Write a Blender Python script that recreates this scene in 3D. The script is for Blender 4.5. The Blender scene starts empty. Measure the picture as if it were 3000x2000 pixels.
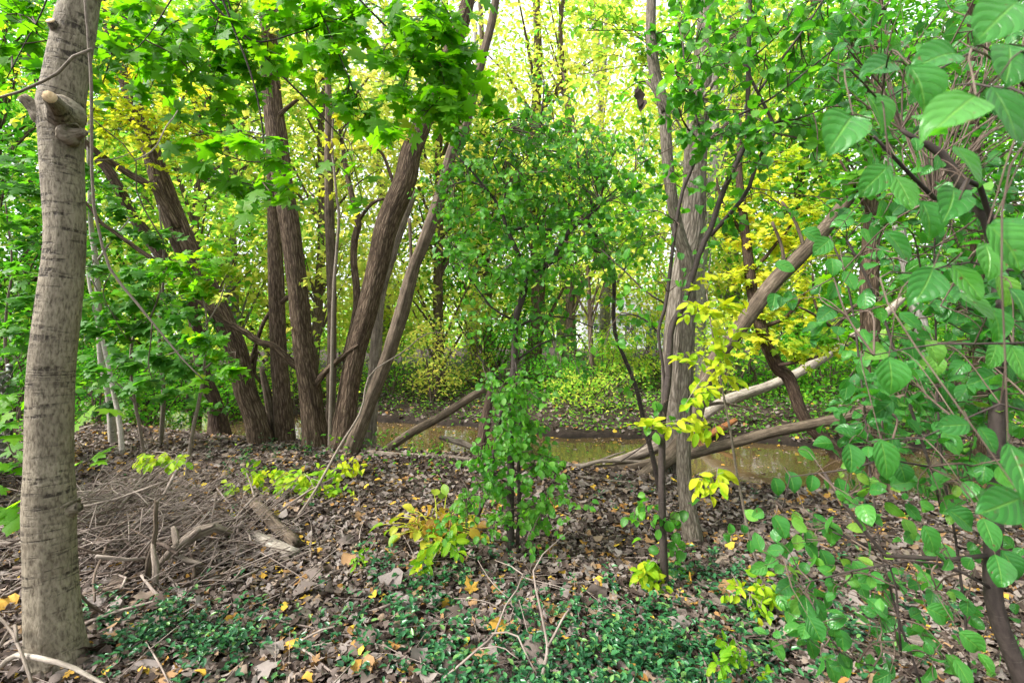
import bpy, math
import numpy as np
from mathutils import Matrix, Vector

# ------------------------------------------------------------------ camera, sky, sun, exposure
scene = bpy.context.scene
COL = scene.collection
R = np.random.default_rng(11)
F = 3000 * 16 / 36.0            # focal length in photo pixels
EYE = 1.5

cam = bpy.data.cameras.new('camera'); cam_o = bpy.data.objects.new('camera', cam); COL.objects.link(cam_o)
cam.lens = 16; cam.sensor_width = 36; cam.clip_start = 0.05; cam.clip_end = 600
cam_o.location = (0, 0, EYE); cam_o.rotation_euler = (math.radians(90), 0, 0)
cam.dof.use_dof = True; cam.dof.focus_distance = 3.6; cam.dof.aperture_fstop = 5.6
scene.camera = cam_o

SUN_ELEV, SUN_AZ = 44, 248      # the veiled sun stands high behind the camera, to its left
world = bpy.data.worlds.new('World'); scene.world = world; world.use_nodes = True
nt = world.node_tree; nt.nodes.clear()
sky = nt.nodes.new('ShaderNodeTexSky'); sky.sky_type = 'NISHITA'; sky.sun_disc = False
sky.sun_elevation = math.radians(SUN_ELEV); sky.sun_rotation = math.radians(SUN_AZ)
sky.air_density = 1.0; sky.dust_density = 4.0; sky.ozone_density = 1.0
bw = nt.nodes.new('ShaderNodeRGBToBW'); mx = nt.nodes.new('ShaderNodeMix'); mx.data_type = 'RGBA'
mx.inputs[0].default_value = 0.88
tint = nt.nodes.new('ShaderNodeMix'); tint.data_type = 'RGBA'; tint.inputs[0].default_value = 0.6
tint.inputs[7].default_value = (6.6, 6.8, 7.1, 1)      # even cloud cover
bg = nt.nodes.new('ShaderNodeBackground'); bg.inputs[1].default_value = 0.066
ow = nt.nodes.new('ShaderNodeOutputWorld')
nt.links.new(sky.outputs[0], bw.inputs[0]); nt.links.new(sky.outputs[0], mx.inputs[6]); nt.links.new(bw.outputs[0], mx.inputs[7])
nt.links.new(mx.outputs[2], tint.inputs[6]); nt.links.new(tint.outputs[2], bg.inputs[0]); nt.links.new(bg.outputs[0], ow.inputs[0])

sun = bpy.data.lights.new('sun', 'SUN'); sun_o = bpy.data.objects.new('sun', sun); COL.objects.link(sun_o)
sun.energy = 1.5; sun.angle = math.radians(14); sun.color = (1.0, 0.96, 0.9)
a_ = math.radians(SUN_AZ); e_ = math.radians(SUN_ELEV)
to_sun = Vector((math.sin(a_) * math.cos(e_), math.cos(a_) * math.cos(e_), math.sin(e_)))
sun_o.rotation_euler = to_sun.to_track_quat('Z', 'Y').to_euler(); sun_o.location = (-8, -12, 20)

vs = scene.view_settings
vs.view_transform = 'Standard'; vs.look = 'None'; vs.exposure = 2.5; vs.gamma = 1.0; vs.use_curve_mapping = False
cy = scene.cycles
cy.max_bounces = 5; cy.diffuse_bounces = 2; cy.glossy_bounces = 2; cy.transmission_bounces = 4; cy.transparent_max_bounces = 4
cy.use_adaptive_sampling = True; cy.adaptive_threshold = 0.03
cy.caustics_reflective = False; cy.caustics_refractive = False
cy.use_denoising = True; cy.denoiser = 'OPENIMAGEDENOISE'

# ------------------------------------------------------------------ helpers
def nrmz(a):
    a = np.asarray(a, float)
    return a / np.maximum(np.linalg.norm(a, axis=-1, keepdims=True), 1e-9)

def sstep(a, b, x):
    t = np.clip((x - a) / (b - a), 0, 1); return t * t * (3 - 2 * t)

def P(x, y, D):
    return np.array([(x - 1500) / F * D, D, EYE - (y - 1000) / F * D])

_ph = R.uniform(0, 6.28, (24, 3))
def wob(x, y, sc=1.0):
    """cheap smooth noise, about -1..1"""
    s = 0
    for i in range(7):
        k = sc * 1.7 ** i * 0.5; a = _ph[i]
        s = s + np.sin(k * (x * math.cos(a[0]) + y * math.sin(a[0])) + a[1]) * np.sin(k * 1.3 * (y * math.cos(a[0] + 1) - x * math.sin(a[2])) + a[2]) / (1 + i * 0.5)
    return s / 2.2

XN = [-200, -30, -12, -8, -2.3, 0.5, 2.35, 3.9, 8, 14, 30, 200]; YN = [30, 16, 11, 9.6, 7.75, 6.9, 6.0, 5.5, 4.7, 4.1, 3.5, 3]
XF = [-200, -30, -14, -9, -3.3, -1, .7, 4.2, 5.6, 12, 30, 200]; YF = [36, 20, 15, 13, 10.9, 10.1, 9.2, 8.6, 8.1, 7.2, 6.8, 6.5]
WATER = -0.4
def terrain(x, y):
    x = np.asarray(x, float); y = np.asarray(y, float)
    wn = 0.12 * wob(x, y * 0 + 3, 2.2); wf = 0.16 * wob(x, y * 0 + 9, 1.9) + 0.10 * np.sin(x * 7.3 + 2 * np.sin(x * 2.9)) * np.sin(x * 3.1 + 1)
    dn = np.interp(x, XN, YN) + wn - y
    df = y - np.interp(x, XF, YF) - wf
    near = np.where(dn > 0, -0.4 + 0.4 * sstep(-0.35, 1.5, dn) * 1.0, -0.4 + 0.15 * dn * 2)
    near = np.where(dn > 0, near + 0.0, near)
    far = np.where(df > 0, -0.4 + (0.11 + 0.05 * wob(x, y * 0 + 5, 2.6)) * sstep(-0.03, 0.13, df) + 0.03 * np.minimum(df, 30) + 0.20 * sstep(0.15, 2.4, df), -0.4 + df * 0.5)
    h = np.where(dn > 0, near, np.where(df > 0, far, np.maximum(np.maximum(near, far), -0.85)))
    amp = np.where((dn > 0.1) | (df > 0.3), 1.0, 0.25)
    h = h + amp * (0.022 * wob(x, y, 3.1) + 0.05 * wob(x + 20, y, 0.7) * sstep(3, 12, np.abs(x) + y * 0.5))
    h = h + 0.10 * np.exp(-((x + 2.2) / 0.95) ** 2 - ((y - 3.75) / 0.65) ** 2)      # the mound under the brush
    return h

def hit(px, py):
    """distance at which the sight line to a photo point meets the ground"""
    D = np.linspace(1.2, 60, 6000)
    x = (px - 1500) / F * D; z = EYE - (py - 1000) / F * D
    k = np.argmax(z <= terrain(x, D))
    return float(D[k]) if z[k] <= terrain(x[k], D[k]) else 60.0

def G(px, py, up=0.0):
    D = hit(px, py); p = P(px, py, D); p[2] = float(terrain(p[0], p[1])) + up
    return p

def spline(pts, n):
    """Catmull-Rom through the rows of pts (any width)"""
    p = np.asarray(pts, float)
    if len(p) == 2:
        t = np.linspace(0, 1, n)[:, None]; return p[0] * (1 - t) + p[1] * t
    q = np.vstack([2 * p[0] - p[1], p, 2 * p[-1] - p[-2]])
    m = len(p) - 1; t = np.linspace(0, m - 1e-6, n); i = t.astype(int); f = (t - i)[:, None]
    a, b, c, d = q[i], q[i + 1], q[i + 2], q[i + 3]
    return 0.5 * (2 * b + (c - a) * f + (2 * a - 5 * b + 4 * c - d) * f ** 2 + (3 * b - a - 3 * c + d) * f ** 3)

class MB:
    """collects geometry for ONE mesh object"""
    def __init__(s): s.v = []; s.f = []; s.n = 0; s.bc = []; s.lv = []; s.uv = []
    def add(s, V, faces, bc=None, lv=None, uv=None):
        V = np.asarray(V, float).reshape(-1, 3); n = len(V)
        s.v.append(V)
        for fa in faces:
            fa = np.asarray(fa, int)
            if len(fa): s.f.append(fa + s.n)
        s.bc.append(np.zeros((n, 3)) if bc is None else bc)
        s.lv.append(np.full(n, 0.5) if lv is None else np.broadcast_to(np.asarray(lv, float), (n,)))
        s.uv.append(np.zeros((n, 3)) if uv is None else uv)
        s.n += n
        return s
    def mesh(s, name, mat, origin=(0, 0, 0), smooth=True):
        me = bpy.data.meshes.new(name)
        V = np.vstack(s.v) - np.asarray(origin, float)
        me.vertices.add(len(V)); me.vertices.foreach_set('co', V.astype(np.float32).ravel())
        loops = np.concatenate([f.ravel() for f in s.f]); tot = np.concatenate([np.full(len(f), f.shape[1]) for f in s.f])
        me.loops.add(len(loops)); me.loops.foreach_set('vertex_index', loops.astype(np.int32))
        me.polygons.add(len(tot)); me.polygons.foreach_set('loop_start', (np.cumsum(tot) - tot).astype(np.int32))
        me.polygons.foreach_set('use_smooth', np.full(len(tot), smooth))
        at = me.attributes.new('bc', 'FLOAT_VECTOR', 'POINT'); at.data.foreach_set('vector', np.vstack(s.bc).astype(np.float32).ravel())
        at = me.attributes.new('lv', 'FLOAT', 'POINT'); at.data.foreach_set('value', np.concatenate(s.lv).astype(np.float32))
        at = me.attributes.new('luv', 'FLOAT_VECTOR', 'POINT'); at.data.foreach_set('vector', np.vstack(s.uv).astype(np.float32).ravel())
        me.materials.append(MAT[mat]); me.update(calc_edges=True)
        return me
    def build(s, name, mat, parent=None, smooth=True):
        org = np.array(parent.location) if parent is not None else np.zeros(3)
        if parent is not None and parent.parent is not None: org = org + np.array(parent.parent.location)
        o = bpy.data.objects.new(name, s.mesh(name, mat, org, smooth)); COL.objects.link(o)
        if parent is not None: o.parent = parent
        return o

def tag(o, label=None, cat=None, group=None, kind=None):
    if label: o['label'] = label
    if cat: o['category'] = cat
    if group: o['group'] = group
    if kind: o['kind'] = kind
    return o

def empty(name, loc, label, cat, group=None):
    o = bpy.data.objects.new(name, None); COL.objects.link(o)
    o.location = tuple(float(c) for c in loc); o.empty_display_size = 0.1
    return tag(o, label, cat, group)

def single(name, mb, mat, label, cat, group=None, kind=None, smooth=True):
    """a thing made of one mesh, origin at its lowest corner's middle"""
    V = np.vstack(mb.v); org = np.array([V[:, 0].mean(), V[:, 1].mean(), V[:, 2].min()])
    o = bpy.data.objects.new(name, mb.mesh(name, mat, org, smooth)); COL.objects.link(o); o.location = org
    return tag(o, label, cat, group, kind)

def tube(path, rad, sides=8, ridge=0.0, nr=9, seed=0, caps=True, flat=1.0):
    """swept tube; returns V, faces, bark coordinates"""
    p = np.asarray(path, float); n = len(p); rad = np.broadcast_to(np.asarray(rad, float), (n,))
    t = np.gradient(p, axis=0); t = nrmz(t)
    u = np.cross(t[0], [0.31, 0.87, 0.2]); u /= np.linalg.norm(u)
    U = np.zeros((n, 3)); U[0] = u
    for i in range(1, n):
        u = u - t[i] * (u @ t[i]); u = u / max(np.linalg.norm(u), 1e-9); U[i] = u
    W = np.cross(t, U)
    th = np.linspace(0, 2 * np.pi, sides, endpoint=False)
    s = np.concatenate([[0], np.cumsum(np.linalg.norm(np.diff(p, axis=0), axis=1))])
    rr = np.repeat(rad[:, None], sides, 1)
    if ridge:
        g = np.random.default_rng(seed); S = s[:, None]; T = th[None]
        w = 0
        for k, a in ((2, .5), (3, .45), (nr, .55), (nr + 4, .6), (2 * nr + 1, .5)):
            pa, pb, pc = g.uniform(0, 6.28, 3)
            w = w + a * np.sin(k * T + pa + 1.2 * np.sin(S * g.uniform(2, 4) + pb) + 0.5 * np.sin(S * g.uniform(7, 12) + pc))
        w = w + 0.35 * np.sin(S * 3.1 + g.uniform(0, 6)) + 0.25 * np.sin(S * 8.3 + T + g.uniform(0, 6))
        rr = rr * (1 + ridge * w)
    V = p[:, None] + rr[..., None] * (np.cos(th)[None, :, None] * U[:, None] + flat * np.sin(th)[None, :, None] * W[:, None])
    r0 = float(rad.mean())
    bc = np.stack([np.broadcast_to(np.cos(th) * r0, (n, sides)), np.broadcast_to(np.sin(th) * r0, (n, sides)), np.repeat(s[:, None], sides, 1)], -1).reshape(-1, 3)
    bc = bc + np.array([seed * 1.37 % 17, seed * 2.11 % 13, seed * 0.77 % 11])
    i, j = np.meshgrid(np.arange(n - 1), np.arange(sides), indexing='ij')
    a = i * sides + j; b = i * sides + (j + 1) % sides
    quads = np.stack([a, b, b + sides, a + sides], -1).reshape(-1, 4)
    V = V.reshape(-1, 3); faces = [quads]
    if caps:
        k = np.arange(sides); c0, c1 = n * sides, n * sides + 1
        V = np.vstack([V, p[0], p[-1]]); bc = np.vstack([bc, bc[0], bc[-1]])
        faces.append(np.vstack([np.stack([(k + 1) % sides, k, np.full(sides, c0)], -1),
                                np.stack([(n - 1) * sides + k, (n - 1) * sides + (k + 1) % sides, np.full(sides, c1)], -1)]))
    return V, faces, bc

def limb_path(pts, n=None):
    """rows (px, py, D, width in photo pixels) -> path, radius"""
    p = np.asarray(pts, float)
    xyz = np.array([P(a, b, c) for a, b, c, _ in p]); rad = p[:, 3] * p[:, 2] / F / 2
    t2 = np.abs(np.gradient(p[:, :2], axis=0)); t2 = t2 / np.maximum(t2.sum(1, keepdims=True), 1e-6)     # a wide lens draws round stems wider towards its edges
    cx = np.cos(np.arctan((p[:, 0] - 1500) / F)); cz = np.cos(np.arctan((p[:, 1] - 1000) / F)); rad = rad * (t2[:, 1] * cx + t2[:, 0] * cz)
    L = np.linalg.norm(np.diff(xyz, axis=0), axis=1).sum()
    q = spline(np.column_stack([xyz, rad]), n or max(6, int(L / 0.08)))
    return q[:, :3], np.maximum(q[:, 3], 0.0012)

def jag(path, rad, amp, seed):
    g = np.random.default_rng(seed); n = len(path)
    w = np.cumsum(g.normal(0, 1, (n, 3)), axis=0); w -= np.linspace(0, 1, n)[:, None] * w[-1]
    return path + w * amp * np.linspace(0.2, 1, n)[:, None]
# ------------------------------------------------------------------ materials
MAT = {}
def newmat(name):
    m = bpy.data.materials.new(name); m.use_nodes = True; MAT[name] = m
    t = m.node_tree; t.nodes.clear()
    return m, t, lambda k, **kw: _node(t, k, **kw)

def _node(t, k, **kw):
    n = t.nodes.new('ShaderNode' + k)
    for a, v in kw.items(): setattr(n, a, v)
    return n

def math_(t, op, a, b=None, clamp=False):
    n = t.nodes.new('ShaderNodeMath'); n.operation = op; n.use_clamp = clamp
    for i, v in enumerate((a, b)):
        if v is None: continue
        if isinstance(v, (int, float)): n.inputs[i].default_value = v
        else: t.links.new(v, n.inputs[i])
    return n.outputs[0]

def ramp(t, fac, stops):
    n = t.nodes.new('ShaderNodeValToRGB'); cr = n.color_ramp
    while len(cr.elements) < len(stops): cr.elements.new(0.5)
    for e, (p, c) in zip(cr.elements, stops): e.position = p; e.color = (*c, 1)
    t.links.new(fac, n.inputs[0]); return n.outputs[0]

def mixc(t, fac, a, b, mode='MIX'):
    n = t.nodes.new('ShaderNodeMix'); n.data_type = 'RGBA'; n.blend_type = mode
    for i, v in ((0, fac), (6, a), (7, b)):
        if isinstance(v, (int, float)): n.inputs[i].default_value = v
        elif isinstance(v, tuple): n.inputs[i].default_value = (*v, 1)
        else: t.links.new(v, n.inputs[i])
    return n.outputs[2]

def noise(t, vec, scale, detail=4, rough=.6, dist=0.0):
    n = t.nodes.new('ShaderNodeTexNoise'); n.inputs['Scale'].default_value = scale
    n.inputs['Detail'].default_value = detail; n.inputs['Roughness'].default_value = rough; n.inputs['Distortion'].default_value = dist
    if vec is not None: t.links.new(vec, n.inputs['Vector'])
    return n.outputs['Fac']

def scaled(t, vec, s):
    n = t.nodes.new('ShaderNodeVectorMath'); n.operation = 'MULTIPLY'; n.inputs[1].default_value = s
    t.links.new(vec, n.inputs[0]); return n.outputs[0]

def attr(t, name, out='Vector'):
    n = t.nodes.new('ShaderNodeAttribute'); n.attribute_name = name; return n.outputs[out]

def finish(t, col, rough=.8, bump=None, bstr=.5, bdist=.01, spec=.3):
    p = t.nodes.new('ShaderNodeBsdfPrincipled'); o = t.nodes.new('ShaderNodeOutputMaterial')
    if isinstance(col, tuple): p.inputs['Base Color'].default_value = (*col, 1)
    else: t.links.new(col, p.inputs['Base Color'])
    if isinstance(rough, (int, float)): p.inputs['Roughness'].default_value = rough
    else: t.links.new(rough, p.inputs['Roughness'])
    p.inputs['Specular IOR Level'].default_value = spec
    if bump is not None:
        b = t.nodes.new('ShaderNodeBump'); b.inputs['Strength'].default_value = bstr; b.inputs['Distance'].default_value = bdist
        t.links.new(bump, b.inputs['Height']); t.links.new(b.outputs[0], p.inputs['Normal'])
    t.links.new(p.outputs[0], o.inputs[0]); return p

def bark(name, dark, mid, light, sc=38, stretch=.16, depth=.02, moss=None, contrast=(.32, .5, .68)):
    """furrowed bark: ridges run along the stem, broken into plates"""
    m, t, N = newmat(name)
    v = attr(t, 'bc')
    warp = N('TexNoise'); warp.inputs['Scale'].default_value = sc * .35; warp.inputs['Detail'].default_value = 2; t.links.new(v, warp.inputs['Vector'])
    wv = N('VectorMath', operation='MULTIPLY_ADD'); t.links.new(warp.outputs['Color'], wv.inputs[0]); wv.inputs[1].default_value = (.9 / sc,) * 3; t.links.new(v, wv.inputs[2])
    f1 = noise(t, scaled(t, v, (1, 1, stretch * 1.6)), sc * 1.6, 5, .68, .2)
    vo = N('TexVoronoi', feature='DISTANCE_TO_EDGE'); vo.inputs['Scale'].default_value = sc; vo.inputs['Randomness'].default_value = 1
    t.links.new(scaled(t, wv.outputs[0], (1, 1, stretch)), vo.inputs['Vector'])
    cr = math_(t, 'MULTIPLY', vo.outputs['Distance'], 3.4, True)
    f2 = noise(t, scaled(t, v, (1, 1, stretch * .7)), sc * .8, 4, .6, .5)
    h = math_(t, 'MULTIPLY', math_(t, 'ADD', math_(t, 'MULTIPLY', cr, .55), math_(t, 'MULTIPLY', math_(t, 'SUBTRACT', f2, .28), 1.3)), math_(t, 'ADD', math_(t, 'MULTIPLY', f1, 1.0), .15))
    c = ramp(t, h, [(.06, dark), (.30, mid), (.62, light)])
    big = noise(t, v, 3.1, 3)
    c = mixc(t, math_(t, 'MULTIPLY', big, .5), c, tuple(x * .75 for x in mid))
    if moss: c = mixc(t, ramp(t, noise(t, v, 5.3, 4), [(.5, (0, 0, 0)), (.7, (.55, .55, .55))]), c, moss)
    finish(t, c, .88, h, .9, depth, .2)

def smoothbark(name, base, dark, band, sc=120, depth=.004, bandscale=(3.2, 3.2, 34), lo=.58, pale=None):
    m, t, N = newmat(name)
    v = attr(t, 'bc')
    f = noise(t, scaled(t, v, (1, 1, .35)), sc, 4, .6, .3)
    c = ramp(t, f, [(.3, dark), (.56, base), (.75, tuple(min(1, x * 1.18) for x in base))])
    big = noise(t, v, 6.5, 4)
    c = mixc(t, ramp(t, big, [(.42, (0, 0, 0)), (.7, (.5, .5, .5))]), c, dark)
    b1 = noise(t, scaled(t, v, bandscale), 1.0, 3, .6, .6)
    patch = noise(t, scaled(t, v, (1, 1, 1.7)), 5.0, 2)
    fine = noise(t, scaled(t, v, (1, 1, .5)), 70, 2)
    bm = math_(t, 'MULTIPLY', ramp(t, b1, [(lo, (0, 0, 0)), (lo + .07, (1, 1, 1))]), ramp(t, patch, [(.44, (0, 0, 0)), (.56, (1, 1, 1))]))
    bm = math_(t, 'MULTIPLY', bm, ramp(t, fine, [(.38, (.15, .15, .15)), (.56, (1, 1, 1))]))
    c = mixc(t, math_(t, 'MULTIPLY', bm, .9), c, band)
    if pale: c = mixc(t, ramp(t, noise(t, v, 17, 3), [(.66, (0, 0, 0)), (.74, (.6, .6, .6))]), c, pale)
    h = math_(t, 'SUBTRACT', f, math_(t, 'MULTIPLY', bm, .7))
    finish(t, c, .78, h, .7, depth, .25)

def wood(name, dark, mid, light, sc=50, depth=.008, rough=.85):
    m, t, N = newmat(name)
    v = attr(t, 'bc')
    f = noise(t, scaled(t, v, (1, 1, .09)), sc, 6, .72, .3)
    g = noise(t, v, 9, 5, .7)
    lvv = attr(t, 'lv', 'Fac')
    h = math_(t, 'ADD', math_(t, 'MULTIPLY', f, .7), math_(t, 'MULTIPLY', g, .3))
    c = ramp(t, h, [(.34, dark), (.5, mid), (.66, light)])
    c = mixc(t, math_(t, 'MULTIPLY', lvv, .55), c, tuple(x * .5 for x in dark))
    finish(t, c, rough, h, .8, depth, .2)

bark('bark_willow', (.016, .010, .006), (.078, .052, .034), (.235, .170, .120), 40, .12, .03)
bark('bark_willow_dark', (.014, .009, .007), (.062, .040, .028), (.135, .095, .07), 40, .12, .03)
bark('bark_grey', (.032, .026, .020), (.135, .112, .087), (.25, .215, .175), 62, .17, .012)
bark('bark_grey_wide', (.032, .026, .020), (.135, .113, .088), (.265, .23, .19), 25, .16, .03)
bark('bark_far', (.03, .021, .015), (.10, .072, .052), (.20, .152, .115), 26, .15, .02)
bark('bark_far_grey', (.10, .09, .08), (.22, .20, .18), (.36, .34, .31), 26, .15, .02)
smoothbark('bark_maple', (.255, .218, .160), (.078, .060, .041), (.022, .016, .012), 95, .006, (4.5, 4.5, 42), .50)
smoothbark('bark_dark', (.060, .046, .040), (.030, .023, .020), (.15, .125, .11), 90, .002, (14, 14, 150), .60)
smoothbark('bark_sapling', (.23, .19, .15), (.12, .095, .075), (.07, .055, .045), 110, .002, (8, 8, 80), .6)
smoothbark('bark_pale', (.44, .40, .345), (.27, .24, .20), (.08, .065, .055), 100, .003, (5, 5, 60), .6)
wood('twig_brown', (.05, .034, .026), (.115, .082, .062), (.22, .17, .135), 80, .001)
wood('twig_grey', (.12, .09, .075), (.25, .20, .17), (.42, .36, .31), 80, .001)
wood('dead_brown', (.024, .018, .013), (.100, .074, .052), (.225, .175, .13), 45, .016)
wood('dead_grey', (.04, .031, .025), (.165, .132, .104), (.36, .30, .25), 45, .016)
wood('dead_pale', (.09, .072, .058), (.27, .232, .19), (.50, .45, .385), 45, .012)
wood('dead_red', (.09, .030, .012), (.26, .105, .038), (.46, .22, .085), 50, .012)
wood('cut_wood', (.30, .19, .09), (.56, .40, .23), (.70, .55, .36), 60, .002)
wood('board_blue', (.012, .016, .022), (.028, .038, .050), (.07, .08, .09), 60, .002)

def leaf(name, stops, trans=(1.9, 2.1, .7), tfac=.5, rough=.42, spec=.4, veins=None, spots=None, bump=0.0):
    m, t, N = newmat(name)
    lvv = attr(t, 'lv', 'Fac')
    c = ramp(t, lvv, stops)
    if name.startswith('leaf_far') or name == 'leaf_under':      # matt, seen from afar
        df = N('BsdfDiffuse'); tr = N('BsdfTranslucent'); t.links.new(c, df.inputs[0]); t.links.new(mixc(t, 1.0, c, trans, 'MULTIPLY'), tr.inputs[0])
        mxs = N('MixShader'); mxs.inputs[0].default_value = tfac; o = N('OutputMaterial')
        t.links.new(df.outputs[0], mxs.inputs[1]); t.links.new(tr.outputs[0], mxs.inputs[2]); t.links.new(mxs.outputs[0], o.inputs[0]); return
    uv = attr(t, 'luv')
    sp = N('SeparateXYZ'); t.links.new(uv, sp.inputs[0])
    hgt = None
    if veins:
        au = math_(t, 'ABSOLUTE', sp.outputs[0])
        mid = ramp(t, au, [(.0, (1, 1, 1)), (.035, (1, 1, 1)), (.075, (0, 0, 0))])
        if veins == 'arc':       # side veins leave the midrib and curve towards the tip
            w = math_(t, 'SUBTRACT', sp.outputs[1], math_(t, 'MULTIPLY', math_(t, 'POWER', au, 1.5), .36))
            fr = math_(t, 'FRACT', math_(t, 'MULTIPLY', w, 5.0))
        else:
            w = math_(t, 'SUBTRACT', sp.outputs[1], math_(t, 'MULTIPLY', au, .45))
            fr = math_(t, 'FRACT', math_(t, 'MULTIPLY', w, 9))
        tri = math_(t, 'ABSOLUTE', math_(t, 'SUBTRACT', fr, .5))
        side = ramp(t, tri, [(.0, (0, 0, 0)), (.44, (0, 0, 0)), (.485, (.7, .7, .7)), (.5, (.8, .8, .8))])
        vm = math_(t, 'MAXIMUM', mid, math_(t, 'MULTIPLY', side, .55))
        c = mixc(t, math_(t, 'MULTIPLY', vm, .20), c, tuple(min(1, x * 1.9 + .035) for x in stops[-1][1]))
        hgt = math_(t, 'SUBTRACT', math_(t, 'MULTIPLY', math_(t, 'SUBTRACT', .5, tri), .6), math_(t, 'MULTIPLY', vm, .6))
    nz = noise(t, uv, 5.0, 3)
    geo = N('NewGeometry')
    c = mixc(t, math_(t, 'MULTIPLY', nz, .35), c, tuple(x * .62 for x in stops[0][1]))
    if spots:
        s = noise(t, geo.outputs['Position'], 75, 2, .5)
        c = mixc(t, ramp(t, s, [(.69, (0, 0, 0)), (.735, (.9, .9, .9))]), c, spots)
    p = N('BsdfPrincipled'); t.links.new(c, p.inputs['Base Color'])
    p.inputs['Roughness'].default_value = rough; p.inputs['Specular IOR Level'].default_value = spec
    tr = N('BsdfTranslucent')
    tc = mixc(t, 1.0, c, trans, 'MULTIPLY'); t.links.new(tc, tr.inputs[0])
    mxs = N('MixShader'); mxs.inputs[0].default_value = tfac
    o = N('OutputMaterial')
    t.links.new(p.outputs[0], mxs.inputs[1]); t.links.new(tr.outputs[0], mxs.inputs[2]); t.links.new(mxs.outputs[0], o.inputs[0])
    if hgt is not None and bump:
        b = N('Bump'); b.inputs['Strength'].default_value = bump; b.inputs['Distance'].default_value = .003
        t.links.new(hgt, b.inputs['Height']); t.links.new(b.outputs[0], p.inputs['Normal'])

leaf('leaf_maple', [(0, (.070, .21, .012)), (.5, (.105, .285, .016)), (.93, (.16, .35, .02)), (1, (.28, .33, .02))], (2.3, 2.4, .4), .58, .5, .25)
leaf('leaf_maple_deep', [(0, (.045, .155, .022)), (.6, (.085, .25, .026)), (1, (.17, .33, .03))], (2.1, 2.3, .6), .48, .45, .3)
leaf('leaf_near', [(0, (.030, .155, .028)), (.5, (.055, .25, .042)), (.9, (.10, .33, .05)), (1, (.22, .38, .05))], (1.9, 2.1, .5), .38, .36, .5, 'arc', (.13, .07, .03), .75)
leaf('leaf_oval', [(0, (.038, .16, .020)), (.5, (.070, .25, .028)), (1, (.15, .36, .045))], (2.1, 2.3, .5), .46, .42, .35, 'arc', None, .2)
leaf('leaf_lime', [(0, (.13, .36, .016)), (.5, (.32, .50, .018)), (1, (.62, .62, .03))], (1.5, 1.5, .5), .5, .55, .2, 'pin')
leaf('leaf_yellow', [(0, (.26, .46, .035)), (.45, (.62, .66, .05)), (.97, (.84, .76, .07)), (1, (.82, .62, .05))], (1.5, 1.5, .8), .5, .6, .15)
leaf('leaf_far', [(0, (.07, .26, .035)), (.3, (.16, .39, .05)), (.6, (.31, .49, .06)), (1, (.64, .63, .12))], (1.75, 1.75, 1.1), .55, .65, .15)
leaf('leaf_far_green', [(0, (.03, .15, .025)), (.5, (.075, .27, .03)), (1, (.19, .40, .035))], (1.9, 2.0, .7), .5, .65, .15)
leaf('leaf_far_yellow', [(0, (.20, .40, .06)), (.4, (.42, .54, .10)), (1, (.76, .68, .14))], (1.4, 1.4, 1.2), .55, .65, .15)
leaf('leaf_under', [(0, (.04, .14, .022)), (.5, (.10, .27, .035)), (1, (.27, .42, .05))], (1.6, 1.7, .6), .42, .6, .2)
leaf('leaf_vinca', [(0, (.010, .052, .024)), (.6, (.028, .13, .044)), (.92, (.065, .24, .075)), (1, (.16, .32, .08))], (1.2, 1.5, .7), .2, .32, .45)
leaf('leaf_hosta', [(0, (.16, .08, .02)), (.25, (.42, .26, .03)), (.5, (.55, .50, .04)), (1, (.14, .34, .025))], (1.4, 1.4, .5), .42, .5, .3, 'pin')
leaf('leaf_dead', [(0, (.026, .017, .014)), (.22, (.085, .060, .047)), (.42, (.178, .140, .120)), (.62, (.32, .275, .25)), (.76, (.30, .20, .115)), (.9, (.42, .21, .06)), (.96, (.66, .40, .05)), (1, (.76, .56, .06))], (1.0, .9, .7), .12, .75, .2)

# soil under the litter
m, t, N = newmat('soil')
tc = N('TexCoord'); v = tc.outputs['Object']
f = noise(t, v, 9, 8, .7); g = noise(t, v, 55, 4, .7)
h = math_(t, 'ADD', math_(t, 'MULTIPLY', f, .5), math_(t, 'MULTIPLY', g, .5))
c = ramp(t, h, [(.35, (.012, .008, .006)), (.5, (.040, .028, .022)), (.62, (.085, .063, .050)), (.75, (.16, .125, .105))])
sep = N('SeparateXYZ'); t.links.new(v, sep.inputs[0])
wet = ramp(t, math_(t, 'ADD', sep.outputs[2], math_(t, 'MULTIPLY', f, .12)), [(.0, (1, 1, 1)), (.05, (0, 0, 0))])
mr = N('MapRange'); mr.inputs[1].default_value = -.42; mr.inputs[2].default_value = -.22; mr.inputs[3].default_value = 1; mr.inputs[4].default_value = 0
t.links.new(math_(t, 'ADD', sep.outputs[2], math_(t, 'MULTIPLY', math_(t, 'SUBTRACT', f, .5), .12)), mr.inputs[0])
c = mixc(t, math_(t, 'MULTIPLY', mr.outputs[0], .85), c, (.012, .010, .008))
finish(t, c, .9, h, .9, .03, .15)

# murky creek water
m, t, N = newmat('water')
tc = N('TexCoord'); v = tc.outputs['Object']
w1 = noise(t, scaled(t, v, (1, 2.2, 1)), 2.2, 3, .5); w2 = noise(t, v, 14, 2, .5)
c = ramp(t, noise(t, v, 1.1, 4), [(.3, (.062, .040, .017)), (.7, (.105, .072, .034))])
p = finish(t, c, .025, math_(t, 'ADD', w1, math_(t, 'MULTIPLY', w2, .25)), .05, .05, .5)
p.inputs['IOR'].default_value = 1.33

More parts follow.
